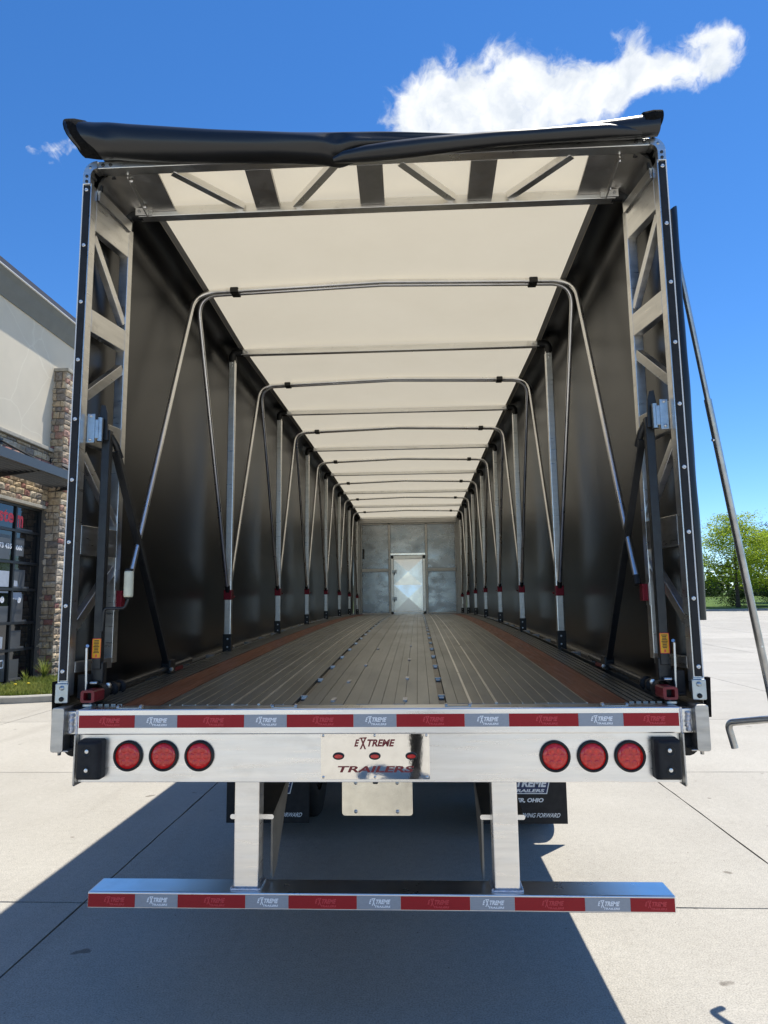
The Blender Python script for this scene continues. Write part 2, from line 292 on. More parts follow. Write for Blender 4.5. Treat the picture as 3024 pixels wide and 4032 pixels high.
# ------------------------------------------------------------------ mesh helpers
WLOC = {}
class MB:
    def __init__(self): self.v = []; self.f = []; self.s = []
    def add(self, vs, fs, smooth=False):
        o = len(self.v); self.v += [tuple(p) for p in vs]
        for f in fs: self.f.append(tuple(i+o for i in f)); self.s.append(smooth)
        return self
    def box(self, x0, x1, y0, y1, z0, z1, M=None):
        vs = [(x, y, z) for x in (x0, x1) for y in (y0, y1) for z in (z0, z1)]
        if M is not None: vs = [M @ Vector(p) for p in vs]
        return self.add(vs, [(0, 1, 3, 2), (4, 6, 7, 5), (0, 4, 5, 1), (2, 3, 7, 6), (0, 2, 6, 4), (1, 5, 7, 3)])
    def bar(self, a, b, wd, ht, up=(0, 0, 1)):      # rectangular bar from a to b, wd sideways, ht along up
        a = Vector(a); b = Vector(b); d = (b-a).normalized(); upv = Vector(up); s = d.cross(upv).normalized(); u = s.cross(d)
        vs = [p + s*i*wd/2 + u*j*ht/2 for p in (a, b) for i, j in ((-1, -1), (1, -1), (1, 1), (-1, 1))]
        return self.add(vs, [(0, 3, 2, 1), (4, 5, 6, 7), (0, 1, 5, 4), (1, 2, 6, 5), (2, 3, 7, 6), (3, 0, 4, 7)])
    def tube(self, path, r, n=10, caps=True):
        path = [Vector(p) for p in path]; rs = r if isinstance(r, (list, tuple)) else [r]*len(path)
        t0 = (path[1]-path[0]).normalized(); nrm = t0.orthogonal().normalized(); vs = []
        for i, p in enumerate(path):
            t = ((path[min(i+1, len(path)-1)]-p).normalized() + (p-path[max(i-1, 0)]).normalized()).normalized()
            nrm = (nrm - t*nrm.dot(t)).normalized(); bn = t.cross(nrm)
            vs += [p + (nrm*math.cos(2*math.pi*k/n) + bn*math.sin(2*math.pi*k/n))*rs[i] for k in range(n)]
        fs = [(i*n+k, i*n+(k+1) % n, (i+1)*n+(k+1) % n, (i+1)*n+k) for i in range(len(path)-1) for k in range(n)]
        self.add(vs, fs, True)
        if caps:
            self.add(vs[:n], [tuple(range(n))[::-1]]); self.add(vs[-n:], [tuple(range(n))])
        return self
    def lathe(self, prof, axis='y', c=(0, 0, 0), n=24, smooth=True):   # prof: (along axis, radius)
        vs = []; c = Vector(c)
        for a, r in prof:
            for k in range(n):
                q = 2*math.pi*k/n; cc, ss = math.cos(q)*r, math.sin(q)*r
                vs.append(c + Vector({'y': (cc, a, ss), 'x': (a, cc, ss), 'z': (cc, ss, a)}[axis]))
        fs = [(i*n+k, i*n+(k+1) % n, (i+1)*n+(k+1) % n, (i+1)*n+k) for i in range(len(prof)-1) for k in range(n)]
        return self.add(vs, fs, smooth)
    def prism(self, poly, lo, hi, axis='y'):     # poly in the other two axes, order (x,z) for y, (y,z) for x, (x,y) for z
        def P(a, b, t): return {'y': (a, t, b), 'x': (t, a, b), 'z': (a, b, t)}[axis]
        n = len(poly); vs = [P(a, b, lo) for a, b in poly] + [P(a, b, hi) for a, b in poly]
        return self.add(vs, [tuple(range(n)), tuple(range(n, 2*n))[::-1]] + [(i, (i+1) % n, n+(i+1) % n, n+i) for i in range(n)])
    def mesh(self, name, off=(0, 0, 0)):
        me = bpy.data.meshes.new(name); me.from_pydata([(a-off[0], b-off[1], c-off[2]) for a, b, c in self.v], [], self.f)
        me.polygons.foreach_set('use_smooth', self.s); me.update(); return me
    def build(self, name, m, parent=None, bev=0, seg=2, loc=None, fix=True):
        wl = WLOC[parent.name] if parent is not None else (loc or (0, 0, 0))
        me = self.mesh(name, wl); me.materials.append(MAT[m])
        if fix:
            import bmesh
            b = bmesh.new(); b.from_mesh(me); bmesh.ops.recalc_face_normals(b, faces=b.faces); b.to_mesh(me); b.free()
        o = bpy.data.objects.new(name, me); col.objects.link(o)
        if parent is not None: o.parent = parent
        else: o.location = wl
        WLOC[o.name] = wl
        if bev:
            bm_ = o.modifiers.new('bevel', 'BEVEL'); bm_.width = bev; bm_.segments = seg; bm_.limit_method = 'ANGLE'; bm_.angle_limit = R(50); bm_.harden_normals = False
        return o
def empty(name, loc, label, cat, group=None):
    o = bpy.data.objects.new(name, None); col.objects.link(o); o.location = loc; o.empty_display_size = .2
    WLOC[o.name] = tuple(loc); tag(o, label, cat, group); return o
def tag(o, label=None, cat=None, group=None, kind=None):
    for k, v in (('label', label), ('category', cat), ('group', group), ('kind', kind)):
        if v: o[k] = v
    return o
def inst(name, me, parent, loc, rot=(0, 0, 0), scale=(1, 1, 1), m=None):
    o = bpy.data.objects.new(name, me); col.objects.link(o); o.parent = parent
    wl = WLOC[parent.name]; o.location = (loc[0]-wl[0], loc[1]-wl[1], loc[2]-wl[2]); o.rotation_euler = rot; o.scale = scale
    WLOC[o.name] = tuple(loc); return o
def fillet(pts, rad, seg=6):
    pts = [Vector(p) for p in pts]; outp = [pts[0]]
    for i in range(1, len(pts)-1):
        a, b, c = pts[i-1], pts[i], pts[i+1]; r_ = rad[i-1] if isinstance(rad, (list, tuple)) else rad
        if r_ <= 0: outp.append(b); continue
        d1 = (a-b).normalized(); d2 = (c-b).normalized(); ang = d1.angle(d2)
        t = min(r_/math.tan(ang/2), (a-b).length*.48, (c-b).length*.48)
        p0, p1 = b+d1*t, b+d2*t
        for k in range(seg+1):
            q = k/seg; outp.append(p0*(1-q)**2 + b*2*q*(1-q) + p1*q*q)
    outp.append(pts[-1]); return outp
def rrect(x0, x1, z0, z1, r, seg=5):
    o = []
    for cx, cz, a0 in ((x1-r, z1-r, 0), (x0+r, z1-r, 90), (x0+r, z0+r, 180), (x1-r, z0+r, 270)):
        for k in range(seg+1): a = R(a0+90*k/seg); o.append((cx+r*math.cos(a), cz+r*math.sin(a)))
    return o
_TC = {}
def text(body, width, height, shear=0.0, bold=0.0, ext=.0004):
    key = (body, width, height, shear, bold, ext)
    if key in _TC: return _TC[key]
    cu = bpy.data.curves.new('lettering', 'FONT'); cu.body = body; cu.size = 1; cu.offset = bold; cu.extrude = 0.01; cu.resolution_u = 4
    ob = bpy.data.objects.new('lettering', cu); col.objects.link(ob)
    dg = bpy.context.evaluated_depsgraph_get(); ev = ob.evaluated_get(dg); me = ev.to_mesh()
    vs = [tuple(v.co) for v in me.vertices]; fs = [tuple(p.vertices) for p in me.polygons]
    ev.to_mesh_clear(); bpy.data.objects.remove(ob); bpy.data.curves.remove(cu)
    x0 = min(v[0] for v in vs); x1 = max(v[0] for v in vs); y0 = min(v[1] for v in vs); y1 = max(v[1] for v in vs); z1 = max(v[2] for v in vs)
    res = []
    for x, y, z in vs:
        yy = (y-y0)/(y1-y0)*height - height/2; xx = (x-x0)/(x1-x0)*(width-abs(shear)*height) - (width-abs(shear)*height)/2 + shear*yy
        res.append((xx, yy, z/z1*ext))
    _TC[key] = (res, fs); return _TC[key]
def put_text(mb, body, c, width, height, shear=0, bold=0, face='-y', ext=.0004):
    vs, fs = text(body, width, height, shear, bold, ext)
    if face == '-y': P = [(c[0]+x, c[1]-z, c[2]+y) for x, y, z in vs]
    else: P = [(c[0]+z, c[1]+x, c[2]+y) for x, y, z in vs]      # facing +x, reading towards +y
    mb.add(P, fs)
def logo(mb, c, w_, h_, ext=.0004):       # slanted EXTREME with the tall barred X
    sh = .28
    put_text(mb, 'E', (c[0]-w_*.435, c[1], c[2]), w_*.135, h_, sh, .042, ext=ext)
    put_text(mb, 'X', (c[0]-w_*.285, c[1]-.0002, c[2]-h_*.10), w_*.17, h_*1.55, .05, .04, ext=ext)
    put_text(mb, 'TREME', (c[0]+w_*.14, c[1], c[2]), w_*.72, h_, sh, .042, ext=ext)
    y = c[1]-ext
    mb.add([(c[0]-w_*.40, y, c[2]+h_*.60), (c[0]-w_*.20, y, c[2]+h_*.60), (c[0]-w_*.19, y, c[2]+h_*.80), (c[0]-w_*.36, y, c[2]+h_*.74)], [(0, 1, 2, 3)])
def lerp_tab(tab, y):
    if y <= tab[0][0]: return tab[0][1]
    for (a, b), (c, d) in zip(tab, tab[1:]):
        if y <= c: return b + (d-b)*(y-a)/(c-a)
    return tab[-1][1]
def deck(y): return 1.492 - .0022*(y-9.3)**2
ROOF = ((-.05, 3.705), (.35, 3.69), (1.19, 3.66), (2.06, 3.615), (3.8, 3.645), (5.55, 3.668), (7.3, 3.683), (9.04, 3.685), (10.8, 3.685), (12.9, 3.66))
def roof(y): return lerp_tab(ROOF, y)
def ystrip(mb, x0, x1, o0, o1, y0, y1, n=14):      # bar along the cambered deck
    ys = [y0+(y1-y0)*i/n for i in range(n+1)]; vs = []
    for y in ys:
        z = deck(y); vs += [(x0, y, z+o0), (x1, y, z+o0), (x1, y, z+o1), (x0, y, z+o1)]
    fs = [(4*i+k, 4*i+(k+1) % 4, 4*i+4+(k+1) % 4, 4*i+4+k) for i in range(n) for k in range(4)] + [(3, 2, 1, 0), (4*n, 4*n+1, 4*n+2, 4*n+3)]
    return mb.add(vs, fs)

# ------------------------------------------------------------------ ground
def gz(x, y):
    t = max(0, min(1, (y-17)/38)); return .87*t*t*(3-2*t)
pave = MB()
NX, NY = 30, 40
xs = [-60+150*i/NX for i in range(NX+1)]; ys = [-60+175*j/NY for j in range(NY+1)]
pave.add([(x, y, gz(x, y)-.014) for x in xs for y in ys], [(i*(NY+1)+j, (i+1)*(NY+1)+j, (i+1)*(NY+1)+j+1, i*(NY+1)+j+1) for i in range(NX) for j in range(NY)], True)
gravel_o = pave.build('pavement', 'joint', fix=False); tag(gravel_o, kind='structure')
JX, JY, DX, DY = -1.79, 1.354, 4.21, 3.1
slab_n = 0
for i in range(-3, 12):
    for j in range(-5, 18):
        x0, x1 = JX+DX*i, JX+DX*(i+1); y0, y1 = JY+DY*j, JY+DY*(j+1)
        if x0 < -10 and y0 > 8: continue
        if y1 > 52 or (x0 > 25 and y0 < 12) or x1 < -14: continue
        g = .0065; n = 16 if -8 < x0 < 8 and -1 < y0 < 9 else 2
        mb = MB(); gx = [x0+g+(x1-x0-2*g)*a/n for a in range(n+1)]; gy = [y0+g+(y1-y0-2*g)*a/n for a in range(n+1)]
        jit = lambda k: random.uniform(-.003, .003) if k in (0, n) else 0
        tp = [(x+jit(a), y+jit(b), gz(x, y)) for a, x in enumerate(gx) for b, y in enumerate(gy)]
        fs = [(a*(n+1)+b, (a+1)*(n+1)+b, (a+1)*(n+1)+b+1, a*(n+1)+b+1) for a in range(n) for b in range(n)]
        mb.add(tp, fs)
        cs = [(x0+g, y0+g), (x1-g, y0+g), (x1-g, y1-g), (x0+g, y1-g)]
        for (ax, ay), (bx, by) in zip(cs, cs[1:]+cs[:1]):
            mb.add([(ax, ay, gz(ax, ay)), (bx, by, gz(bx, by)), (bx, by, gz(bx, by)-.013), (ax, ay, gz(ax, ay)-.013)], [(0, 1, 2, 3)])
        mb.build('slab', 'concrete', gravel_o, fix=False); slab_n += 1
# plain concrete beyond the counted slabs (behind the camera)
mb = MB(); mb.add([(-60, -60, -.004), (90, -60, -.004), (90, JY-5*DY-.01, -.004), (-60, JY-5*DY-.01, -.004)], [(0, 1, 2, 3)])
tag(mb.build('yard', 'concrete', fix=False), kind='structure')
# lawn beyond the yard
mb = MB(); n = 30
mb.add([(-80+6*i, y, gz(0, y)+dz) for i in range(n) for y, dz in ((52.2, .13), (58, .25), (75, .8), (140, 2.5))], [(4*i+k, 4*i+4+k, 4*i+5+k, 4*i+1+k) for i in range(n-1) for k in range(3)], True)
tag(mb.build('lawn', 'lawn', fix=False), kind='structure')
mb = MB(); mb.box(-80, 94, 51.95, 52.2, .7, gz(0, 52)+.14)
tag(mb.build('far_kerb', 'concrete_kerb', bev=.02), kind='structure')
mb = MB(); kp = fillet([(40, 49.5, 0), (31.4, 49.5, 0), (31.4, 44.5, 0), (40, 44.5, 0)], 2.2, 8)
for a, b in zip(kp, kp[1:]):
    if (b-a).length > .01: mb.bar(Vector((a.x, a.y, gz(0, a.y)+.02)), Vector((b.x, b.y, gz(0, b.y)+.02)), .16, .26)
tag(mb.build('island_kerb', 'concrete_kerb', bev=.01), kind='structure')

# ================================================================== TRAILER
T = empty('flatbed_trailer', (0, 0, 0), 'aluminium flatbed trailer with striped rear sill, red tail lights and grooved deck', 'trailer')
YE = 12.75
# deck planks, one by one
pat = [-.831, -.779, -.726, -.677, -.627, -.575, -.515, -.468, -.417, -.368, -.33]
left = list(zip([-.871]+pat[:-1], pat))
mid = [-.30, -.263, -.222, -.177, -.124, -.074, -.023, .028, .079, .1225, .172, .222, .26]
midp = list(zip(mid[:-1], mid[1:]))
rp = [.29, .335, .385, .435, .487, .54, .59, .64, .69, .74, .79, .842]
rightp = list(zip(rp[:-1], rp[1:]))
for x0, x1 in left+midp+rightp:
    mb = MB(); dz = random.uniform(-.0015, .0015); ystrip(mb, x0+.0008, x1-.0008, -.03, dz, .015, YE)
    mb.build('plank', 'alu_deck', T, fix=False)
for x0, x1 in left[:-1]+rightp[1:]:            # raised rib edges on the outer extrusions
    mb = MB(); ystrip(mb, x1-.0022, x1+.0022, -.01, .0028, .016, YE); mb.build('edge_rib', 'alu_rib', T, fix=False)
for xx in (-.575, -.468, .385, .487):      # worn bright weld seams
    mb = MB(); ystrip(mb, xx-.005, xx+.005, -.01, .0035, .02, YE); mb.build('seam', 'alu', T, fix=False)
for x0, x1 in ((-1.027, -.8735), (.8445, 1.003)):
    mb = MB(); ystrip(mb, x0, x1, -.03, .001, .015, YE); mb.build('wood_strip', 'wood', T, fix=False)
for s in (-1, 1):
    xa = 1.029 if s < 0 else 1.005
    for k in range(5):
        x = xa+k*.027
        mb = MB(); ystrip(mb, min(s*x, s*(x+.019)), max(s*x, s*(x+.019)), -.03, .006, .015, YE); mb.build('edge_rib', 'alu_deck', T, fix=False)
    mb = MB(); ystrip(mb, min(s*1.165, s*1.252), max(s*1.165, s*1.252), -.05, -.012, 0, YE); mb.build('side_channel', 'dark_steel', T, fix=False)
    mb = MB(); ystrip(mb, min(s*1.158, s*1.166), max(s*1.158, s*1.166), -.05, .012, .015, YE); mb.build('channel_lip', 'alu_deck', T, fix=False)
    for k in range(25):                       # tie-down clips in the side channel
        y = .25+k*.5; z = deck(y); mb = MB(); mb.box(s*1.195-.02, s*1.195+.02, y-.035, y+.035, z-.012, z+.008); mb.tube([(s*1.195-.03, y, z+.01), (s*1.195+.03, y, z+.01)], .007, 6)
        mb.build('tie_down', 'steel', T)
    mb = MB(); ystrip(mb, min(s*1.252, s*1.298), max(s*1.252, s*1.298), -.172, -.006, .004, YE+.2); mb.build('side_rail', 'alu_dull', T, fix=False)
    # rail end cap with bent lip and drain bolt
    mb = MB(); mb.prism(rrect(min(s*1.222, s*1.272), max(s*1.222, s*1.272), 1.137, 1.307, .010, 4), -.076, .003, 'y'); mb.box(min(s*1.200, s*1.222), max(s*1.200, s*1.222), -.074, -.02, 1.138, 1.144)
    cap = mb.build('rail_end_cap', 'alu_dull', T, bev=.002)
    mb = MB(); mb.lathe([(1.122, .0), (1.122, .007), (1.137, .008)], 'z', (s*1.247, -.05, 0), 8); mb.build('bolt', 'steel', cap)
    # weld block joining rail and sill
    mb = MB(); mb.box(min(s*1.168, s*1.222), max(s*1.168, s*1.222), -.045, .01, 1.20, 1.290); mb.build('joint_block', 'alu', T, bev=.003)
    mb = MB(); mb.tube([(s*1.205+random.uniform(-.003, .003), -.047, 1.205+.0075*k) for k in range(11)], [.010+.003*(k % 2) for k in range(11)], 8); mb.build('weld_bead', 'weld', T)
    mb = MB(); mb.lathe([(-.03, .001), (-.03, .045), (.02, .045), (.02, .001)], 'y', (s*1.205, .01, 1.155), 18); mb.build('end_plug', 'rubber', T)
for xc in (-.315, .275):                       # chain tracks
    mb = MB(); ystrip(mb, xc-.014, xc+.014, -.05, -.014, .015, YE); mb.build('chain_track', 'alu_brace_shaded', T, fix=False)
    for k in range(24):
        y = .22+k*.5; z = deck(y); mb = MB(); mb.box(xc-.011, xc+.011, y-.035, y+.015, z-.014, z-.006); mb.box(xc-.015, xc+.015, y-.008, y+.008, z-.008, z+.002)
        mb.build('chain_tie', 'steel', T, bev=.002)
for x, y in ((-.175, .12), (-.16, .62), (-.125, 1.25), (.122, .12), (.122, .72), (.122, 1.5), (.122, 2.4), (-.11, 2.2)):
    z = deck(y); mb = MB(); mb.prism(rrect(x-.009, x+.009, y-.045, y+.045, .008, 4), z-.002, z+.0035, 'z'); mb.build('deck_weld', 'weld', T)
mb = MB(); ystrip(mb, -1.16, 1.16, -.09, -.055, .02, YE); mb.build('underdeck', 'dark_steel', T, fix=False)
# rear sill
mb = MB(); mb.box(-1.166, 1.166, -.08, .013, 1.204, 1.302); mb.build('rear_sill', 'alu_panel', T, bev=.005)
for xc in (-.97, -.35, .33, .93):
    mb = MB(); mb.prism(rrect(xc-.045, xc+.045, -.062, -.028, .008, 3), 1.3015, 1.3045, 'z'); mb.tube([(xc-.05, -.045, 1.303), (xc-.04, -.045, 1.305)], .012, 6); mb.tube([(xc+.04, -.045, 1.305), (xc+.05, -.045, 1.303)], .012, 6)
    mb.build('sill_slot', 'alu_dull', T)
for s in (-1, 1):
    mb = MB(); mb.tube([(s*1.1665, -.08, 1.207+.0085*k) for k in range(12)], [.004+.0015*(k % 2) for k in range(12)], 6); mb.build('weld_bead', 'weld', T)
def tapes(edges, z0, z1, y, par):
    for i, (a, b) in enumerate(zip(edges, edges[1:])):
        red = i % 2 == 0
        mb = MB(); mb.box(a+.0003, b-.0003, y-.0012, y, z0, z1); tp = mb.build('reflective_tape', 'tape_red' if red else 'tape_silver', par, fix=False)
        mb = MB(); cx = (a+b)/2+(.012 if red else .004); w_ = min(.083, (b-a)*.6)
        logo(mb, (cx, y-.0014, (z0+z1)/2+.004), w_, .0165)
        put_text(mb, 'TRAILERS', (cx+.010, y-.0014, (z0+z1)/2-.0135), w_*.75, .0075, .25, .035)
        mb.build('lettering', 'ink_red' if red else 'ink_pale', tp, fix=False)
SE = [-1.158, -.934, -.765, -.501, -.334, -.074, .091, .353, .521, .783, .951, 1.158]
tapes(SE, 1.231, 1.279, -.0805, T)
# light panel
mb = MB(); mb.box(-1.163, 1.163, -.060, -.048, 1.022, 1.208); mb.build('light_panel', 'alu_panel', T, bev=.002)
mb = MB(); mb.box(-1.163, 1.163, -.0475, .02, 1.022, 1.030); mb.build('panel_lip', 'alu_dull', T)
for s in (-1, 1):
    mb = MB(); mb.prism([(-.088, 1.206), (-.088, 1.02), (-.082, 1.012), (-.02, 1.012), (-.02, 1.206)], s*1.164, s*1.171, 'x'); mb.build('side_gusset', 'alu_dull', T, bev=.002)
    mb = MB(); xb0, xb1 = 1.054, 1.150       # rubber dock bumper: chamfered block with two sunk bolts
    A = [(xb0, 1.189), (xb1, 1.189), (xb1, 1.040), (xb0, 1.040)]; B = [(xb0+.012, 1.180), (xb1-.006, 1.182), (xb1-.006, 1.045), (xb0+.012, 1.045)]
    vs = [(s*x, -.0605, z) for x, z in A] + [(s*x, -.095, z+(-.003 if z > 1.1 else 0)) for x, z in A] + [(s*x, -.118, z) for x, z in B]
    fs = [(k, (k+1) % 4, 4+(k+1) % 4, 4+k) for k in range(4)] + [(4+k, 4+(k+1) % 4, 8+(k+1) % 4, 8+k) for k in range(4)] + [(8, 9, 10, 11)]
    mb.add(vs, fs); rb = mb.build('dock_bumper', 'rubber', T, bev=.008, seg=3)
    for z in (1.147, 1.077):
        mb = MB(); mb.lathe([(-.1185, .0185), (-.1198, .0178), (-.1198, .0155), (-.1186, .014), (-.1186, .0)], 'y', (s*1.105, 0, z), 20); mb.build('bolt_hole', 'gasket', rb)
        mb = MB(); mb.lathe([(-.119, .0080), (-.123, .0075), (-.124, .003), (-.124, .0)], 'y', (s*1.102, 0, z+.003), 8, False); mb.build('bolt', 'screw', rb)
def tail_light(x, z, r):
    mb = MB(); mb.lathe([(-.060, r), (-.068, r), (-.0735, r*.94), (-.0735, r*.86), (-.067, r*.825)], 'y', (x, 0, z), 40); g = mb.build('tail_light', 'gasket', T)
    mb = MB(); mb.lathe([(-.067, r*.83), (-.0705, r*.80), (-.0715, r*.5), (-.072, 0.0001)], 'y', (x, 0, z), 36)
    for q in range(7):
        a = q*math.pi/3; cx, cz = (x+r*.46*math.cos(a), z+r*.46*math.sin(a)) if q < 6 else (x, z)
        mb.lathe([(-.0705, r*.2), (-.0720, r*.18), (-.0723, r*.10), (-.0724, .0001)], 'y', (cx, 0, cz), 14)
    mb.build('lens', 'lens', g)
for x in (-.963, -.821, -.680): tail_light(x, 1.122, .0585)
for x in (.692, .833, .973): tail_light(x, 1.118, .0585)
# polished name plate
mb = MB(); mb.prism(rrect(-.203, .2165, 1.034, 1.2065, .004, 3), -.0655, -.0605, 'y'); npl = mb.build('name_plate', 'mirror', T, bev=.0008)
mb = MB(); logo(mb, (.006, -.0657, 1.170), .158, .027); mb.build('lettering', 'ink_maroon', npl, fix=False)
mb = MB(); put_text(mb, 'TRAILERS', (.006, -.0657, 1.072), .305, .024, .45, .03); mb.build('lettering', 'ink_maroon', npl, fix=False)
for x in (-.193, .006, .205):
    for z in (1.198, 1.043):
        mb = MB(); mb.lathe([(-.0655, .0055), (-.0675, .005), (-.0682, .0)], 'y', (x, 0, z), 12); mb.build('screw', 'screw', npl)
npl.matrix_local = Matrix.Translation((0, -.0605, 1.034)) @ Matrix.Rotation(R(1.8), 4, 'X') @ Matrix.Translation((0, .0605, -1.034))
for x in (-.134, .006, .146):
    mb = MB(); mb.prism([(x+.0225*math.cos(a), 1.121+.0135*math.sin(a)) for a in [k*math.pi/14 for k in range(28)]], -.0745, -.0625, 'y'); mk = mb.build('marker_light', 'gasket', T, bev=.002)
    mb = MB(); mb.prism([(x+.0165*math.cos(a), 1.121+.0075*math.sin(a)) for a in [k*math.pi/12 for k in range(24)]], -.0765, -.0744, 'y'); mb.build('lens', 'lens', mk, bev=.001)
# licence plate holder
mb = MB(); mb.prism(rrect(-.123, .148, .897, 1.03, .012, 4), -.052, -.0485, 'y'); lp = mb.build('licence_plate_holder', 'plate_alu', T, bev=.001)
for x in (-.070, .090):
    for z in (1.018, .913):
        mb = MB(); mb.lathe([(-.052, .0075), (-.055, .006), (-.0562, .0)], 'y', (x, 0, z), 10); mb.build('screw', 'steel', lp)
mb = MB(); mb.prism(rrect(-.004, .016, 1.014, 1.024, .004, 3), -.054, -.0518, 'y'); mb.build('plate_lamp', 'gasket', lp)
# under-ride guard
mb = MB(); mb.box(-1.131, 1.131, 0, .135, .534, .597); ug = mb.build('underride_bar', 'alu_panel', T, bev=.005)
BE = [-1.128, -.941, -.772, -.506, -.338, -.073, .095, .36, .528, .792, .961, 1.126]
tapes(BE, .541, .589, -.0005, T)
for x0, x1 in ((-.562, -.464), (.458, .556)):
    mb = MB(); mb.box(x0, x1, .028, .120, .598, 1.10); gp = mb.build('guard_post', 'alu_panel', T, bev=.006)
    pts = [(x0-.006, .022, .601), (x1+.006, .022, .601), (x1+.006, .126, .601), (x0-.006, .126, .601), (x0-.006, .022, .601)]
    wp = []
    for a, b in zip(pts, pts[1:]): wp += [Vector(a).lerp(Vector(b), k/14) for k in range(14)]
    mb = MB(); mb.tube(wp, [.0055+.0018*(k % 2) for k in range(len(wp))], 6); mb.build('weld_bead', 'weld', gp)
    xc = (x0+x1)/2; si = 1 if xc < 0 else -1
    mb = MB(); mb.prism(rrect(xc-.090, xc+.090, .834, .851, .008, 4), .121, .133, 'y'); mb2 = MB(); mb2.prism(rrect(xc-.090, xc+.090, .833, .852, .008, 4), .1195, .1208, 'y'); mb2.build('brace_edge', 'alu_panel', T); mb.bar((xc, .133, .842), (xc, 1.6, 1.15), .17, .012); mb.build('brace_plate', 'alu_brace_shaded', T)
    mb = MB(); xw = xc+si*.082; mb.prism([(.125, .835), (.125, .606), (.14, .60), (.20, .62), (.50, .91)], min(xw-.004, xw+.004), max(xw-.004, xw+.004), 'x'); mb.build('brace_web', 'alu_brace_shaded', T)
    for y, z in ((.45, .91), (.75, .975)):
        mb = MB(); mb.lathe([(z+.005, .018), (z+.018, .017), (z+.022, .0)], 'z', (xc+si*.03, y, 0), 6, False); mb.build('bolt', 'steel', T)
for s in (-1, 1):                                # main beams
    mb = MB(); x = s*.50; mb.box(x-.07, x+.07, .05, YE, 1.19, 1.205); mb.box(x-.006, x+.006, .05, YE, .95, 1.19); mb.box(x-.07, x+.07, .6, YE, .935, .95); mb.build('main_beam', 'alu_dull', T)
for k in range(10):
    y = .7+k*1.25; mb = MB(); mb.box(-1.15, 1.15, y-.03, y+.03, deck(y)-.17, deck(y)-.092); mb.build('cross_member', 'alu_dull', T)
# wheels, axles, mud flaps
tyre_prof = [(-.125, .30), (-.135, .36), (-.140, .42), (-.132, .475), (-.12, .493), (-.085, .50), (-.082, .488), (-.072, .488), (-.069, .50), (-.032, .50), (-.029, .488), (-.019, .488), (-.016, .50)]
tyre_prof = tyre_prof + [(-a, r) for a, r in tyre_prof[::-1]]
for y in (3.05, 4.30):
    mb = MB(); mb.tube([(-1.0, y, .5), (1.0, y, .5)], .065, 12); ax = mb.build('axle', 'dark_steel', T)
    for s in (-1, 1):
        for xc in (1.085, .77):
            mb = MB(); mb.lathe(tyre_prof, 'x', (s*xc, y, .5), 48); wh = mb.build('wheel', 'tyre', T)
            mb = MB(); mb.lathe([(-.12, .30), (-.10, .285), (-.02, .27), (.0, .12), (.0, .0)] if s*1 < 0 else [(.12, .30), (.10, .285), (.02, .27), (.0, .12), (.0, .0)], 'x', (s*xc, y, .5), 32); mb.lathe([(-.12, .285), (.12, .285)], 'x', (s*xc, y, .5), 32); mb.build('rim', 'steel', wh)
        mb = MB(); mb.box(s*.5-.05, s*.5+.05, y-.35, y+.5, .62, .70); mb.lathe([(.70, .12), (.76, .14), (.84, .14), (.90, .12)], 'z', (s*.5, y+.35, 0), 20); mb.build('suspension_arm', 'dark_steel', T)
for s, xo in ((-1, 1.245), (1, 1.222)):
    x0, x1 = sorted((s*xo, s*(xo-.61))); xc = (x0+x1)/2
    mb = MB(); mb.box(x0, x1, 2.385, 2.397, .13, .98); mf = mb.build('mud_flap', 'rubber', T, bev=.003)
    y = 2.3845
    mb = MB(); mb.prism([(xc-.205, .335), (xc+.165, .335), (xc+.195, .455), (xc-.175, .455)], y-.0008, y, 'y'); mb.build('emblem_border', 'ink_white', mf)
    mb = MB(); mb.prism([(xc-.196, .341), (xc+.160, .341), (xc+.187, .449), (xc-.168, .449)], y-.0016, y-.0009, 'y'); mb.build('emblem_field', 'ink_blue', mf)
    mb = MB(); logo(mb, (xc+.008, y-.0018, .409), .325, .052); put_text(mb, 'TRAILERS', (xc+.030, y-.0018, .358), .24, .022, .4, .03)
    put_text(mb, 'DOVER, OHIO', (xc-.003, y-.0004, .290), .29, .034, .25, .04); put_text(mb, 'MOVING FORWARD', (xc+.10, y-.0004, .189), .315, .030, .35, .01)
    mb.build('lettering', 'ink_white', mf, fix=False)
    mb = MB(); mb.box(x0, x1, 2.398, 2.42, .96, 1.02); mb.build('flap_hanger', 'dark_steel', T)
# bulkhead at the front end
YB = 12.80
mb = MB(); mb.box(-1.10, 1.07, YB+.02, YB+.05, 1.40, 3.56); mb.build('bulkhead_sheet', 'bulk', T)
for x0, x1, z0, z1 in ((-1.075, -.475, 2.50, 3.50), (-1.075, -.475, 1.50, 2.42), (.425, 1.045, 2.50, 3.50), (.425, 1.045, 1.50, 2.42), (-.42, .365, 2.84, 3.50)):
    mb = MB(); mb.box(x0, x1, YB+.008, YB+.019, z0, z1); mb.build('bulkhead_panel', 'bulk', T, bev=.004)
for x0, x1, z0, z1 in ((-.472, -.425, 1.42, 3.53), (.37, .42, 1.42, 3.53), (-1.10, -.475, 2.425, 2.492), (.425, 1.07, 2.425, 2.492), (-1.10, 1.07, 3.50, 3.53), (-1.10, -1.077, 1.42, 3.5), (1.047, 1.07, 1.42, 3.5), (-1.10, -.475, 1.42, 1.497), (.425, 1.07, 1.42, 1.497)):
    mb = MB(); mb.box(x0, x1, YB-.02, YB+.007, z0, z1); mb.build('bulkhead_stud', 'alu_dull', T, bev=.003)
mb = MB(); mb.box(-1.285, 1.285, YB+.06, YB+.075, 1.25, 3.70); mb.build('front_wall', 'alu_dull', T)
mb = MB(); mb.box(-1.12, 1.09, YB-.06, YB+.05, 3.535, 3.60); mb.build('bulkhead_header', 'alu_dull', T)
mb = MB()
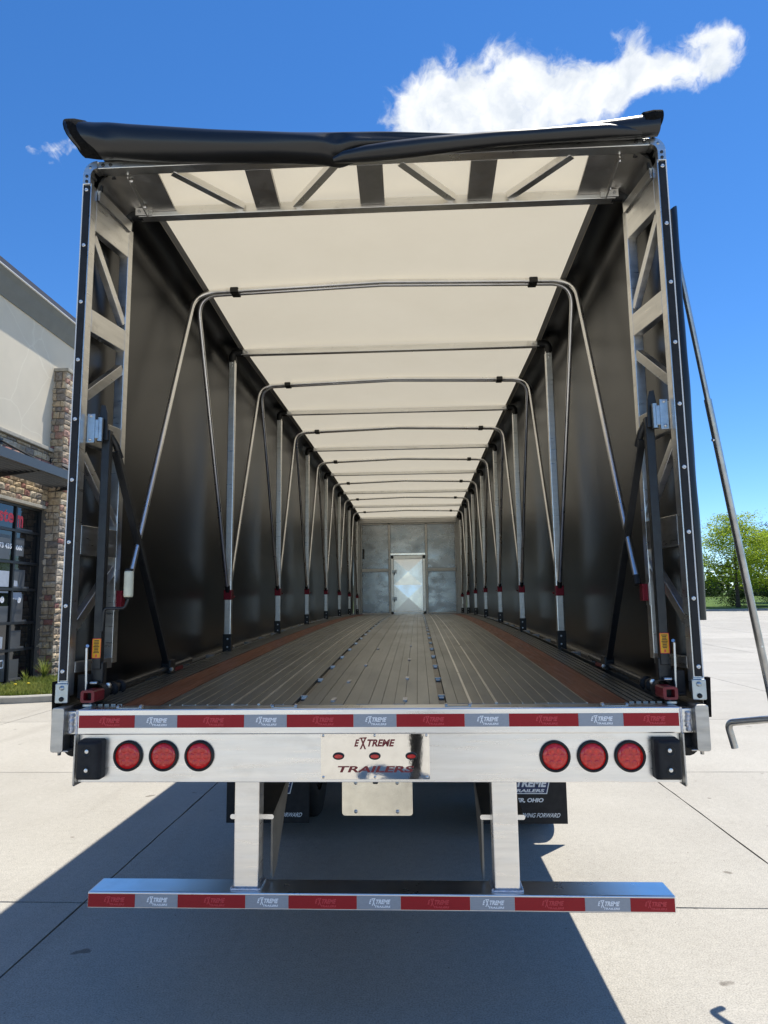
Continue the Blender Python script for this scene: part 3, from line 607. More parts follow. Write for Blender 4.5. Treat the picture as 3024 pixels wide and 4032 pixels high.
for x0, x1, z0, z1 in ((-.415, -.356, 1.44, 2.79), (.302, .364, 1.44, 2.79), (-.415, .364, 1.44, 1.53), (-.415, .364, 2.71, 2.79)): mb.box(x0, x1, YB-.03, YB+.007, z0, z1)
mb.build('door_frame', 'alu', T, bev=.004)
mb = MB(); mb.box(-.425, .374, YB-.07, YB+.007, 2.792, 2.838); mb.build('drip_cap', 'bulk_door', T, bev=.004)
dx0, dx1, dz0, dz1 = -.352, .298, 1.535, 2.705; zm1 = dz0+(dz1-dz0)*.25; zm2 = dz0+(dz1-dz0)*.75; xm = (dx0+dx1)/2
V = [(dx0, YB-.005, dz0), (dx1, YB-.005, dz0), (dx1, YB-.005, dz1), (dx0, YB-.005, dz1), (xm, YB-.016, zm1), (xm, YB-.016, zm2), (dx0, YB-.006, (dz0+dz1)/2), (dx1, YB-.006, (dz0+dz1)/2)]
mb = MB(); mb.add(V, [(0, 1, 4), (1, 7, 4), (7, 6, 4), (7, 5, 6), (0, 4, 6), (7, 2, 5), (2, 3, 5), (3, 6, 5)]); dr_o = mb.build('access_door', 'bulk_door', T, fix=False)
for z in (2.42, 1.81):
    mb = MB(); mb.box(dx0-.04, dx0+.06, YB-.05, YB-.03, z-.035, z+.04); mb.tube([(dx0+.01, YB-.06, z), (dx0+.01, YB-.06, z-.07)], .012, 6); mb.build('door_latch', 'zinc', dr_o, bev=.003)
mb = MB(); mb.box(-1.06, -1.02, YB-.05, YB+.005, 2.72, 2.95); mb.build('document_tube', 'black_paint', T, bev=.01)

# ================================================================== SLIDING TARP SYSTEM
S = empty('sliding_tarp_enclosure', (0, .2, 1.2), 'black sliding tarp enclosure with cream roof and aluminium bows, rolling on the trailer deck', 'tarp enclosure')
YS = [-.0+.02, .18, .35, .6, .9, 1.19, 1.6, 2.06, 2.5, 2.93, 3.4, 3.8, 4.68, 5.55, 6.4, 7.3, 8.17, 9.04, 9.9, 10.8, 11.7, 12.53, 12.9]
# cream roof sheet, slightly draped over the bows
XR = [-1.125+2.25*i/14 for i in range(15)]
def roofz(x, y): return roof(y) + .032*(1-(x/1.13)**2)
mb = MB(); mb.add([(x, y, roofz(x, y)) for y in YS for x in XR], [(i*15+k, i*15+k+1, (i+1)*15+k+1, (i+1)*15+k) for i in range(len(YS)-1) for k in range(14)], True)
mb.build('roof_sheet', 'cream_tarp', S, fix=False)
for s in (-1, 1):
    def prof(y):
        zt = roof(y); p = [(1.292, deck(y)-.06), (1.290, 1.8), (1.288, 2.4), (1.286, 3.0), (1.284, zt-.15)]
        p += [(1.152+.132*math.cos(R(a)), zt-.135+.135*math.sin(R(a))) for a in (15, 30, 45, 60, 75, 90)] + [(1.115, zt+.0035)]
        return p
    YW = [.02+12.85*i/60 for i in range(61)]; n = len(prof(0)); rng = random.Random(3+s)
    vs = []
    for y in YW:
        ph = ((y-.316) % 1.745)/1.745; sag = .002*math.sin(math.pi*ph)
        for k, (x, z) in enumerate(prof(y)):
            d = sag*(1 if 0 < k < 4 else 0) + .0006*math.sin(y*2.1+k*1.3)*(1 if 0 < k < 4 else 0)
            vs.append((s*(x-d), y, z))
    mb = MB(); mb.add(vs, [(i*n+k, i*n+k+1, (i+1)*n+k+1, (i+1)*n+k) for i in range(60) for k in range(n-1)], True)
    mb.build('side_curtain', 'vinyl', S, fix=False)
    # grey seam band where the curtain is welded to the roof
    mb = MB(); mb.add([(s*x, y, roofz(1.1, y)-.004) for y in YS for x in (1.086, 1.118)], [(2*i, 2*i+1, 2*i+3, 2*i+2) for i in range(len(YS)-1)]); mb.build('roof_seam', 'seam_grey', S, fix=False)
# rear frame, ladder posts
for s in (-1, 1):
    X = lambda a, b: (min(s*a, s*b), max(s*a, s*b))
    mb = MB(); mb.box(*X(1.253, 1.287), 0, .056, 1.34, 3.60); mb.build('outer_post', 'alu', S, bev=.003)
    mb = MB(); mb.box(*X(1.2875, 1.2925), -.004, .03, 1.34, 3.60); mb.build('edge_trim', 'white_trim', S)
    mb = MB(); mb.box(*X(1.259, 1.2872), -.0065, -.0005, 1.405, 3.585); seal = mb.build('seal_strip', 'rubber', S, bev=.002)
    for k in range(9):
        mb = MB(); z = 3.563-.2651*k; mb.lathe([(-.0065, .0088), (-.0098, .0075), (-.0102, .0035), (-.0086, .003), (-.0086, 0)], 'y', (s*1.273, 0, z), 14); mb.build('screw', 'screw', seal)
    mb = MB(); mb.box(*X(1.256, 1.2915), -.008, .03, 3.588, 3.639); cb = mb.build('corner_plate', 'alu', S, bev=.003)
    for z in (3.602, 3.627):
        mb = MB(); mb.lathe([(-.008, .0075), (-.0105, .0068), (-.011, 0)], 'y', (s*1.273, 0, z), 12); mb.build('screw', 'screw_dark', cb)
    mb = MB(); cz_, cx_ = 3.640, 1.2295
    poly = [(s*(cx_+.0625*math.cos(R(a))), cz_+.0625*math.sin(R(a))) for a in range(0, 91, 9)] + [(s*(cx_+.027*math.cos(R(a))), cz_+.027*math.sin(R(a))) for a in range(90, -1, -9)]
    n_ = len(poly); h_ = n_//2
    mb.add([(x, y, z) for y in (-.004, .052) for x, z in poly], [(k, k+1, n_-2-k, n_-1-k) for k in range(h_-1)] + [(n_+k, n_+k+1, 2*n_-2-k, 2*n_-1-k) for k in range(h_-1)] + [(k, (k+1) % n_, n_+(k+1) % n_, n_+k) for k in range(n_)])
    cc_ = mb.build('corner_casting', 'alu', S)
    mb = MB(); mb.lathe([(-.004, .007), (-.0065, .006), (-.007, 0)], 'y', (s*(cx_+.032), 0, cz_+.032), 10); mb.build('screw', 'steel', cc_)
    mb = MB(); mb.tube([(s*(cx_+.066*math.cos(R(a))), .02, cz_+.066*math.sin(R(a))) for a in range(-5, 96, 10)], .005, 6); mb.build('corner_trim', 'rubber', S)
    arc = fillet([(s*1.245, .075, 3.60), (s*1.245, .075, 3.672), (s*1.18, .075, 3.672)], .06, 8); mb = MB(); mb.tube(arc, .009, 10); mb.build('corner_sleeve', 'gasket', S)
    mb = MB(); mb.prism(rrect(min(s*1.236, s*1.29), max(s*1.236, s*1.29), 1.318, 1.396, .006, 3), -.026, -.010, 'y'); hp = mb.build('hinge_plate', 'zinc', S, bev=.003)
    for z in (1.378, 1.334):
        mb = MB(); mb.lathe([(-.026, .010), (-.031, .009), (-.032, 0)], 'y', (s*1.262, 0, z), 12); mb.build('screw', 'zinc' if z > 1.35 else 'gasket', hp)
    mb = MB(); mb.box(*X(1.248, 1.29), -.009, -.001, 1.34, 1.402); mb.build('post_foot', 'alu', S, bev=.002)
    # inner post
    mb = MB(); mb.box(*X(1.206, 1.25), .30, .35, 1.45, 3.56); ip = mb.build('inner_post', 'alu', S, bev=.003)
    mb = MB(); mb.box(*X(1.200, 1.206), .297, .34, 1.68, 1.78); mb.build('bracket_plate', 'alu', ip)
    arc = fillet([(s*1.228, .325, 3.555), (s*1.228, .325, 3.635), (s*1.15, .325, 3.635)], .07, 8); mb = MB(); mb.tube(arc, .027, 10); mb.build('inner_corner', 'gasket', S)
    # rungs (deep box) and diagonal braces between the two posts
    for z0, z1 in ((3.40, 3.545), (2.92, 3.025), (2.41, 2.535), (1.925, 2.052), (1.43, 1.475)):
        mb = MB(); mb.prism([(s*1.2535, .0565), (s*1.2062, .2995), (s*1.246, .2995), (s*1.2865, .0565)], z0, z1, 'z'); mb.build('frame_rung', 'alu', S, bev=.002)
    for za, zb in ((3.375, 3.055), (2.625, 2.83), (2.36, 2.085), (1.62, 1.875)):
        mb = MB(); mb.bar((s*1.271, .058, za), (s*1.224, .298, zb), .044, .030, (1, 0, 0)); mb.build('frame_brace', 'alu', S, bev=.002)
    # angle iron along the top rung
    mb = MB(); mb.bar((s*1.247, .06, 3.575), (s*1.20, .30, 3.555), .012, .05, (0, 0, 1)); mb.build('gusset', 'alu', S)
    # angled sheet in the top corner between the frames
    mb = MB(); p0, p1 = [(1.262, 3.56), (1.245, 3.63), (1.19, 3.672), (1.10, 3.69)], .006
    vs = [(s*x, y, z-(.03 if y > .2 else 0)) for y in (.05, .34) for x, z in p0]; mb.add(vs, [(k, k+1, 5+k, 4+k) for k in range(3)], True); mb.build('corner_sheet', 'alu_dull', S, fix=False)
# top frame
mb = MB(); mb.box(-1.229, 1.229, 0, .056, 3.667, 3.7015); ob = mb.build('outer_beam', 'alu', S, bev=.003)
for s in (-1, 1):
    for x in (1.205, 1.170):
        mb = MB(); mb.lathe([(0, .0085), (-.0025, .008), (-.003, 0)], 'y', (s*x, 0, 3.683), 12); mb.build('screw', 'screw_dark', ob)
mb = MB(); mb.box(-1.165, 1.165, .30, .35, 3.612, 3.662); ib = mb.build('inner_beam', 'alu', S, bev=.003)
for s in (-1, 1):
    mb = MB(); mb.box(min(s*1.09, s*1.175), max(s*1.09, s*1.175), .288, .2995, 3.614, 3.652); pl = mb.build('beam_bracket', 'alu', ib, bev=.002)
    for x in (1.155, 1.12): mb = MB(); mb.lathe([(.288, .009), (.283, .008), (.282, 0)], 'y', (s*x, 0, 3.633), 6, False); mb.build('bolt', 'steel', ib)
def cross(xa, xb, wd, name, th=.03):
    mb = MB(); mb.bar((xa, .057, 3.682), (xb, .299, 3.640), wd, th); mb.build(name, 'alu_dull' if name == 'roof_plate' else 'alu', S, bev=.002)
for x in (-.512, .0, .517): cross(x, x-.002, .118, 'roof_plate')
for x in (-1.045, 1.052): cross(x, x, .14, 'roof_plate', .012)
for a, b in ((-.905, -.640), (-.16, -.378), (.14, .390), (.905, .655)): cross(a, b, .036, 'roof_brace', .034)
for s in (-1, 1):
    mb = MB(); mb.bar((s*1.115, .06, 3.672), (s*1.115, .30, 3.625), .006, .04); mb.build('gusset', 'alu', S)
    for y in (.09, .25): mb = MB(); mb.lathe([(0, .008), (.012, .007), (.013, 0)], 'x', (s*1.115, y, 3.665-.19*(y-.06)), 6, False); mb.build('bolt', 'screw', S)
# straight bows and A-leg hoops
SP = 1.745; Y0 = .325
bow_y = [Y0+SP*(k+1) for k in range(7)]
def bracket(par, s, y, z, r0=.028):
    mb = MB(); mb.box(s*1.17-r0, s*1.17+r0, y-.03, y+.03, z-.035, z+.035); mb.tube([(s*1.17-.02*s, y+.03, z+.01), (s*1.17-.02*s, y+.05, z+.01)], .006, 6); mb.tube([(s*1.17, y-.031, z+.01), (s*1.17, y-.036, z+.01)], .006, 6)
    mb.tube([(s*1.17-.035*s, y, z-.02), (s*1.17-.045*s, y, z-.01)], .006, 6); mb.build('leg_bracket', 'red_anod', par, bev=.003)
for k, y in enumerate(bow_y):
    zr = roof(y)-.012; zd = deck(y)
    mb = MB(); mb.box(-1.105, 1.105, y-.022, y+.022, zr-.048, zr-.004); bow = mb.build('straight_bow', 'alu', S, bev=.004)
    for s in (-1, 1):
        X = lambda a, b: (min(s*a, s*b), max(s*a, s*b))
        mb = MB(); mb.box(*X(1.145, 1.195), y-.02, y+.02, zd+.105, zr-.085); mb.build('bow_post', 'alu', bow, bev=.006)
        mb = MB(); mb.box(*X(1.140, 1.200), y-.026, y+.026, zd-.03, zd+.125); ft = mb.build('bow_foot', 'black_paint', bow, bev=.003)
        for z in (.035, .09): mb.v.clear(); mb.f.clear(); mb.s.clear(); mb.lathe([(y-.026, .007), (y-.031, .006), (y-.032, 0)], 'y', (s*1.165, 0, zd+z), 8, False); mb.build('bolt', 'screw', S)
        arc = fillet([(s*1.17, y, zr-.10), (s*1.17, y, zr-.026), (s*1.09, y, zr-.026)], .06, 8); mb = MB(); mb.tube(arc, .029, 10); mb.build('bow_corner', 'gasket', bow)
        for q in ((1.085, zr-.026), (1.055, zr-.026)): mb = MB(); mb.lathe([(y-.022, .008), (y-.028, .007), (y-.029, 0)], 'y', (s*q[0], 0, q[1]), 8, False); mb.build('bolt', 'screw', S)
        for dz in (.105, .13): mb = MB(); mb.lathe([(y-.02, .007), (y-.026, .006), (y-.027, 0)], 'y', (s*1.17, 0, zr-dz), 8, False); mb.build('bolt', 'screw', S)
        bracket(bow, s, y, zd+.40)
for s in (-1, 1):
    mb = MB(); mb.box(min(s*1.176, s*1.2), max(s*1.176, s*1.2), Y0-.02, Y0+.02, 1.70, 1.775); mb.tube([(s*1.18, Y0-.021, 1.76), (s*1.18, Y0-.03, 1.76)], .006, 6); mb.build('leg_bracket', 'red_anod', S, bev=.003)
for k in range(7):
    yc = Y0+SP*(k+.5); zt = roof(yc)-.030
    for d in (-1, 1):
        yb = yc+d*SP/2; yt = yc+d*.020; zb = (deck(yb) + .44) if not (k == 0 and d < 0) else 1.79
        yl = yb-d*.03
        pts = [(-1.17, yl, zb), (-1.165, yt, zt), (0, yt, zt+.034), (1.165, yt, zt), (1.17, yl, zb)]
        path = fillet(pts, [.14, .6, .14], 9)
        mb = MB(); mb.tube(path, .0135, 12); hp = mb.build('hoop', 'alu_tube', S)
        for s in (-1, 1):
            mb = MB(); mb.tube([Vector((s*1.17, yl, zb)) + (Vector((s*1.165, yt, zt))-Vector((s*1.17, yl, zb))).normalized()*q for q in (-.02, .025)], .0165, 10)
            mb.build('leg_end', 'gasket', hp)
    for s in (-1, 1):
        zc = zt+.034*(1-.92/1.165); mb = MB(); mb.box(s*.918-.026, s*.918+.026, yc-.040, yc+.040, zc-.018, zc+.018); cl = mb.build('hoop_clamp', 'gasket', S, bev=.006)
        mb = MB(); mb.tube([(s*.918-.05, yc-.02, zc), (s*.918-.026, yc-.02, zc)], .0165, 8); mb.tube([(s*.918+.026, yc-.02, zc), (s*.918+.05, yc-.02, zc)], .0165, 8); mb.build('clamp_collar', 'alu', cl)
# front end ladder posts
for s in (-1, 1):
    mb = MB(); mb.box(min(s*1.12, s*1.16), max(s*1.12, s*1.16), 12.70, 12.75, 1.43, 3.60); mb.build('front_post', 'alu_dull', S)
    for k in range(6): mb = MB(); mb.box(min(s*1.165, s*1.19), max(s*1.165, s*1.19), 12.50, 12.70, 1.6+k*.36, 1.68+k*.36); mb.build('frame_rung', 'alu_dull', S)
# ---- rolled rear flap
FX = (-1.345, -1.268, -.964, -.663, -.367, -.131, .064, .339, .566, .884, 1.170, 1.255)
FT = (3.872, 3.860, 3.824, 3.788, 3.762, 3.748, 3.742, 3.730, 3.724, 3.746, 3.781, 3.789)
FB = (3.712, 3.700, 3.676, 3.656, 3.642, 3.622, 3.648, 3.674, 3.682, 3.684, 3.684, 3.692)
def fx(tab, x): return lerp_tab(tuple(zip(FX, tab)), x)
NXF, NPF = 150, 26
def fwarp(x, z):
    if x > -.85: return x
    t = min(1, (-.85-x)/.49); zn = max(0, min(1, (z-3.70)/.16)); return x+.085*t*t*(1-zn)**2.4
vs = []
for i in range(NXF+1):
    x = FX[0]+(FX[-1]-FX[0])*i/NXF
    zt, zb = (fx(FT, x-.04)+fx(FT, x)+fx(FT, x+.04))/3, (fx(FB, x-.03)+fx(FB, x)+fx(FB, x+.03))/3
    h = (zt-zb)/2; c = (zt+zb)/2; bul = .085 if x < -.1 else .085-.035*min(1, (x+.1)/.5)
    for k in range(NPF):
        a = 2*math.pi*k/NPF; ca, sa = math.cos(a), math.sin(a)
        y = -.022 + (bul*(abs(ca)**.8)*(-1 if ca > 0 else .35)*(1 if ca else 0)); z = c+h*(abs(sa)**.85)*(1 if sa > 0 else -1)
        z -= .010*ca*(1 if ca > 0 else 0)*(x+1.3)*.3
        wr = .010*math.exp(-((x+.13)/.045)**2)*(1 if sa < .3 else 0) ; y += wr*2.0
        y += .007*math.sin(7*x+2*sa*3)*math.exp(-((x-.1)/.4)**2)*ca + .004*math.sin(26*x+3*sa)*math.exp(-((x+1.2)/.10)**2)
        vs.append((fwarp(x, z), y, z))
mb = MB(); mb.add(vs, [(i*NPF+k, i*NPF+(k+1) % NPF, (i+1)*NPF+(k+1) % NPF, (i+1)*NPF+k) for i in range(NXF) for k in range(NPF)], True)
mb.add(vs[:NPF], [tuple(range(NPF))]); mb.add(vs[-NPF:], [tuple(range(NPF))])
fl = mb.build('rolled_flap', 'flap_vinyl', S)
mb = MB(); mb.box(-1.20, 1.20, -.012, .05, 3.7025, 3.712); mb.build('flap_root', 'flap_vinyl', fl)
# lower fold of the flap, a slack roll from the pinch to the right corner
rx = [-.145, -.10, .0, .12, .25, .40, .566, .72, .884, 1.03, 1.17, 1.24]
rz = [3.600, 3.606, 3.615, 3.626, 3.640, 3.655, 3.670, 3.680, 3.690, 3.699, 3.700, 3.704]
ry = [-.085, -.094, -.098, -.096, -.092, -.086, -.080, -.072, -.066, -.058, -.044, -.02]
rr = [.012, .024, .033, .037, .037, .034, .031, .030, .031, .029, .017, .008]
pth = []; rad = []
for i in range(len(rx)-1):
    for q in range(6):
        t = q/6; pth.append((rx[i]+(rx[i+1]-rx[i])*t, ry[i]+(ry[i+1]-ry[i])*t, rz[i]+(rz[i+1]-rz[i])*t)); rad.append(rr[i]+(rr[i+1]-rr[i])*t)
pth.append((rx[-1], ry[-1], rz[-1])); rad.append(rr[-1])
mb = MB(); mb.tube(pth, rad, 18); mb.build('flap_fold', 'flap_vinyl', fl)
for sx, xa, xb in ((-1, -1.35, -1.262), (1, 1.185, 1.262)):      # fuzzy hook-and-loop ends
    vs2 = []; m_ = 7
    for i in range(m_):
        x = xa+(xb-xa)*i/(m_-1); zt, zb = fx(FT, x)+.006, fx(FB, x)+(.03 if sx > 0 else -.002); h, c = (zt-zb)/2, (zt+zb)/2
        for k in range(NPF):
            a = 2*math.pi*k/NPF; ca, sa = math.cos(a), math.sin(a); bul = (.091 if sx < 0 else .06); taper = 1-.12*abs(i-3)/3
            vs2.append((fwarp(x - (0.0 if sx < 0 else -.006*math.cos(a)), c+h*(abs(sa)**.85)*(1 if sa > 0 else -1)), -.022+bul*taper*(abs(ca)**.8)*(-1 if ca > 0 else .35), c+h*(abs(sa)**.85)*(1 if sa > 0 else -1)))
    mb = MB(); mb.add(vs2, [(i*NPF+k, i*NPF+(k+1) % NPF, (i+1)*NPF+(k+1) % NPF, (i+1)*NPF+k) for i in range(m_-1) for k in range(NPF)], True); mb.add(vs2[:NPF], [tuple(range(NPF))]); mb.add(vs2[-NPF:], [tuple(range(NPF))])
    mb.build('flap_end_tape', 'vinyl_edge', fl)
# folded curtain bundles hanging outside the posts
for s, za, zb, wd in ((1, 3.40, 1.62, .060), (-1, 3.37, 1.62, .032)):
    vs = []; m_ = 40; npf = 12
    for i in range(m_+1):
        z = za+(zb-za)*i/m_
        for k in range(npf):
            a = 2*math.pi*k/npf; x = 1.296+wd*.5+wd*.5*math.cos(a)*(1+.03*math.sin(z*23+k)); y = .10+.055*math.sin(a)
            vs.append((s*x, y+.004*math.sin(z*9), z + (.02*math.cos(a) if i == 0 else 0)))
    mb = MB(); mb.add(vs, [(i*npf+k, i*npf+(k+1) % npf, (i+1)*npf+(k+1) % npf, (i+1)*npf+k) for i in range(m_) for k in range(npf)], True); mb.add(vs[:npf], [tuple(range(npf))]); mb.add(vs[-npf:], [tuple(range(npf))])
    cbn = mb.build('folded_curtain', 'vinyl', S)
    mb = MB(); mb.tube([(s*(1.293+wd), .10+.003*math.sin(i), za-.01-(za-zb-.02)*i/60) for i in range(61)], [.005+.0012*(i % 2) for i in range(61)], 6); mb.build('curtain_hem', 'vinyl_edge', cbn)
    mb = MB(); mb.prism([(s*1.296, 1.40), (s*1.318, 1.40), (s*1.312, 1.25), (s*1.296, 1.25)], .0, .03, 'y'); mb.build('corner_flap', 'vinyl_edge', S)
# ---- tensioning gear, mirrored
for s in (-1, 1):
    X = lambda a, b: (min(s*a, s*b), max(s*a, s*b))
    mb = MB(); mb.box(*X(1.167, 1.203), .10, .135, 1.44, 2.48); arm = mb.build('tension_arm', 'black_paint', S, bev=.003)
    mb = MB(); mb.prism([(s*1.212, 2.43), (s*1.17, 2.43), (s*1.176, 2.555), (s*1.186, 2.588), (s*1.205, 2.592), (s*1.212, 2.54)], .085, .0985, 'y'); mb.build('arm_tongue', 'black_paint', arm, bev=.002)
    mb = MB(); mb.box(*X(1.166, 1.2035), .0975, .0995, 1.487, 1.568); stk = mb.build('caution_sticker', 'yellow', arm)
    mb = MB()
    for x0, x1, z0, z1 in ((1.166, 1.2035, 1.4865, 1.4885), (1.166, 1.2035, 1.5665, 1.5685), (1.166, 1.168, 1.4865, 1.5685), (1.2017, 1.2037, 1.4865, 1.5685), (1.1825, 1.1875, 1.496, 1.503)): mb.box(*X(x0, x1), .0967, .0974, z0, z1)
    mb.prism([(s*1.179, 1.497), (s*1.191, 1.497), (s*1.185, 1.490)], .0967, .0974, 'y'); mb.build('sticker_border', 'ink_sign_red', stk)
    mb = MB()
    for q in range(9): wq = random.choice((.010, .012, .0085)); mb.box(s*1.185-wq, s*1.185+wq, .0967, .0974, 1.508+q*.0063, 1.5112+q*.0063)
    mb.build('sticker_print', 'ink_black', stk)
    mb = MB(); mb.box(*X(1.158, 1.212), .108, .15, 1.30, 1.47); mb.build('arm_pivot', 'black_paint', arm, bev=.006)
    mb = MB(); mb.box(*X(1.212, 1.246), .048, .0562, 2.41, 2.54); mb.tube([(s*1.197, .068, 2.42), (s*1.197, .068, 2.525)], .013, 10); mb.box(*X(1.197, 1.214), .052, .0565, 2.43, 2.515); zb_ = mb.build('latch_bracket', 'zinc', S, bev=.003)
    for z in (2.425, 2.53): mb = MB(); mb.lathe([(.048, .007), (.043, .006), (.042, 0)], 'y', (s*1.230, 0, z), 8); mb.build('bolt', 'screw', zb_)
    mb = MB(); mb.bar((s*1.168, .17, 2.40), (s*1.165, .90, 1.37), .032, .032, (1, 0, 0)); st = mb.build('strut', 'black_paint', S, bev=.003)
    mb = MB(); mb.tube(fillet([(s*1.178, .13, 2.46), (s*1.165, .16, 2.425), (s*1.16, .20, 2.375)], .03, 4), .016, 6); mb.build('strut_knuckle', 'black_paint', st)
    mb = MB(); mb.box(*X(1.14, 1.19), .86, .94, deck(.9)+.01, deck(.9)+.08); mb.build('strut_foot', 'black_paint', st, bev=.004)
    mb = MB(); mb.lathe([(.855, .011), (.845, .010), (.844, 0)], 'y', (s*1.13, 0, 1.37), 6, False); mb.build('bolt', 'screw', st)
    mb = MB(); mb.tube([(s*1.172, .12, deck(.1)+.035), (s*1.165, 1.25, deck(1.2)+.04)], .016, 10); rod = mb.build('torsion_rod', 'black_paint', S)
    for y in (.22, .30): mb = MB(); mb.lathe([(y, .014), (y+.005, .03), (y+.025, .03), (y+.03, .014)], 'y', (s*1.172, 0, deck(.2)+.035), 16); mb.build('rod_bushing', 'rubber', rod)
    mb = MB(); mb.box(*X(1.146, 1.176), .94, 1.08, deck(1)+.012, deck(1)+.03); mb.build('rod_clamp', 'red_paint', rod)
    # red square drive socket
    o_ = rrect(s*1.146-.028, s*1.146+.028, 1.322, 1.370, .010, 4); i_ = rrect(s*1.146-.016, s*1.146+.016, 1.331, 1.361, .004, 4); nn = len(o_)
    mb = MB(); vs = [(x, y, z) for y in (-.045, .045) for x, z in o_] + [(x, y, z) for y in (-.045, -.005) for x, z in i_]
    mb.add(vs, [(k, (k+1) % nn, nn+(k+1) % nn, nn+k) for k in range(nn)] + [(2*nn+k, 2*nn+(k+1) % nn, 3*nn+(k+1) % nn, 3*nn+k) for k in range(nn)] + [(k, (k+1) % nn, 2*nn+(k+1) % nn, 2*nn+k) for k in range(nn)])
    sk = mb.build('drive_socket', 'red_paint', S, fix=False)
    mb = MB(); mb.prism([(x, z) for x, z in i_], -.008, -.004, 'y'); mb.build('socket_bore', 'gasket', sk)
    mb = MB(); mb.lathe([(.045, .034), (.07, .036), (.11, .03)], 'y', (s*1.15, 0, 1.35), 16); mb.build('socket_boss', 'rubber', sk)
    mb = MB(); mb.tube([(s*1.208, .07, 1.33), (s*1.214, .07, 1.535)], .006, 8); mb.tube([(s*1.214, .07, 1.535), (s*1.206, .06, 1.54)], .007, 8); mb.build('spring_rod', 'screw', S)
    mb = MB(); mb.box(*X(1.205, 1.25), .075, .11, 1.32, 1.42); mb.box(*X(1.2, 1.244), .06, .075, 1.325, 1.335); mb.build('spring_box', 'dark_steel', S, bev=.003)
    mb = MB(); mb.tube([(s*1.17, .09, 1.385), (s*1.20, .09, 1.385)], .008, 8); mb.lathe([(.098, .012), (.088, .011), (.086, 0)], 'y', (s*1.125, 0, 1.375), 6, False); mb.build('bolt', 'screw', S)
    mb = MB(); mb.prism(rrect(s*1.16-.02, s*1.16+.02, -.02, .02, .008, 3), 1.304, 1.312, 'z'); mb.build('pin_cap', 'zinc', S)
# crank handle with cream grip, left side only
mb = MB(); mb.tube(fillet([(-1.158, .085, 1.60), (-1.153, .085, 1.695), (-1.065, .085, 1.695), (-1.050, .085, 1.73), (-1.050, .085, 1.86)], .018, 5), .0065, 8); ch = mb.build('crank_handle', 'black_paint', S)
mb = MB(); mb.lathe([(1.742, .0), (1.742, .018), (1.75, .0195), (1.845, .0195), (1.852, .018), (1.852, 0)], 'z', (-1.050, .085, 0), 18); mb.build('grip', 'grip', ch)
mb = MB(); mb.lathe([(1.852, .016), (1.862, .017), (1.865, .0)], 'z', (-1.050, .085, 0), 14); mb.lathe([(1.735, .0), (1.735, .016), (1.742, .017)], 'z', (-1.050, .085, 0), 14); mb.build('grip_cap', 'gasket', ch)

# ================================================================== crank pole (hangs at the right)
P = empty('crank_pole', (1.69, .69, 1.0), 'long steel crank pole with bent handle hanging outside the right post', 'pole')
top = Vector((1.381, .214, 3.37)); low = Vector((1.768, .44, 1.185)); jt = top.lerp(low, .36)
mb = MB(); mb.tube([top, jt], .0125, 12); mb.build('upper_rod', 'steel', P)
mb = MB(); mb.tube(fillet([jt-(low-top)*.01, low, (1.79, .468, 1.166), (1.757, .524, 1.153), (1.662, .687, 1.112), (1.688, .686, .995)], [.03, .015, .01, .04], 7), .0165, 14); mb.build('lower_rod', 'steel', P)
mb = MB(); mb.tube([jt+(low-top)*.075+Vector((-.02, -.005, 0)), jt+(low-top)*.075+Vector((.012, 0, 0))], .008, 8); mb.tube([top+(low-top)*.86+Vector((-.0, -.018, 0)), top+(low-top)*.86], .005, 6); mb.build('spring_button', 'screw', P)

# ================================================================== BUILDING
B = empty('shop_building', (-8.5, 12, 0), 'stucco and stone shop building with a dark glazed overhead door', 'building')
XW = -8.5
mb = MB(); mb.box(-22, XW, -2, 13.95, 5.45, 8.9); mb.build('stucco_wall', 'stucco', B)
mb = MB(); mb.box(-22, XW, -2, 13.95, 4.06, 5.35); mb.box(-22, XW, 12.70, 13.95, 0, 4.06); mb.box(-22, XW, -2, 7.2, 0, 4.06); mb.box(-22, -8.9, 7.2, 12.70, 0, 4.06); mb.build('backing_wall', 'mortar', B)
mb = MB(); pr = [(XW-.02, 8.27), (XW+.03, 8.255), (XW+.045, 8.30), (XW+.13, 8.45), (XW+.20, 8.60), (XW+.27, 8.70), (XW-.02, 8.70)]
mb.prism(pr, -2, 14.1, 'y'); mb.build('cornice', 'stucco_dark', B)
mb = MB(); mb.box(XW-.5, XW+.30, -2, 14.12, 8.722, 8.84); mb.build('roof_fascia', 'fascia', B)
mb = MB(); mb.box(XW-.5, XW+.31, -2, 14.13, 8.703, 8.720); mb.build('drip_edge', 'white_trim', B)
mb = MB(); mb.box(XW-.02, XW+.10, 5, 12.74, 5.36, 5.45); mb.build('stone_ledge', 'stone_trim', B, bev=.015)
mb = MB(); mb.box(-8.62, XW+.30, 12.74, 13.95, 0, 7.36); mb.build('pilaster_core', 'mortar', B)
mb = MB(); mb.box(-8.55, XW+.36, 12.70, 13.98, 7.365, 7.45); mb.build('pilaster_cap', 'stone_trim', B, bev=.012)
mb = MB(); mb.box(XW-.1, XW+.05, 7.2, 12.62, 3.985, 4.058); mb.build('door_lintel', 'stone_trim', B, bev=.008)
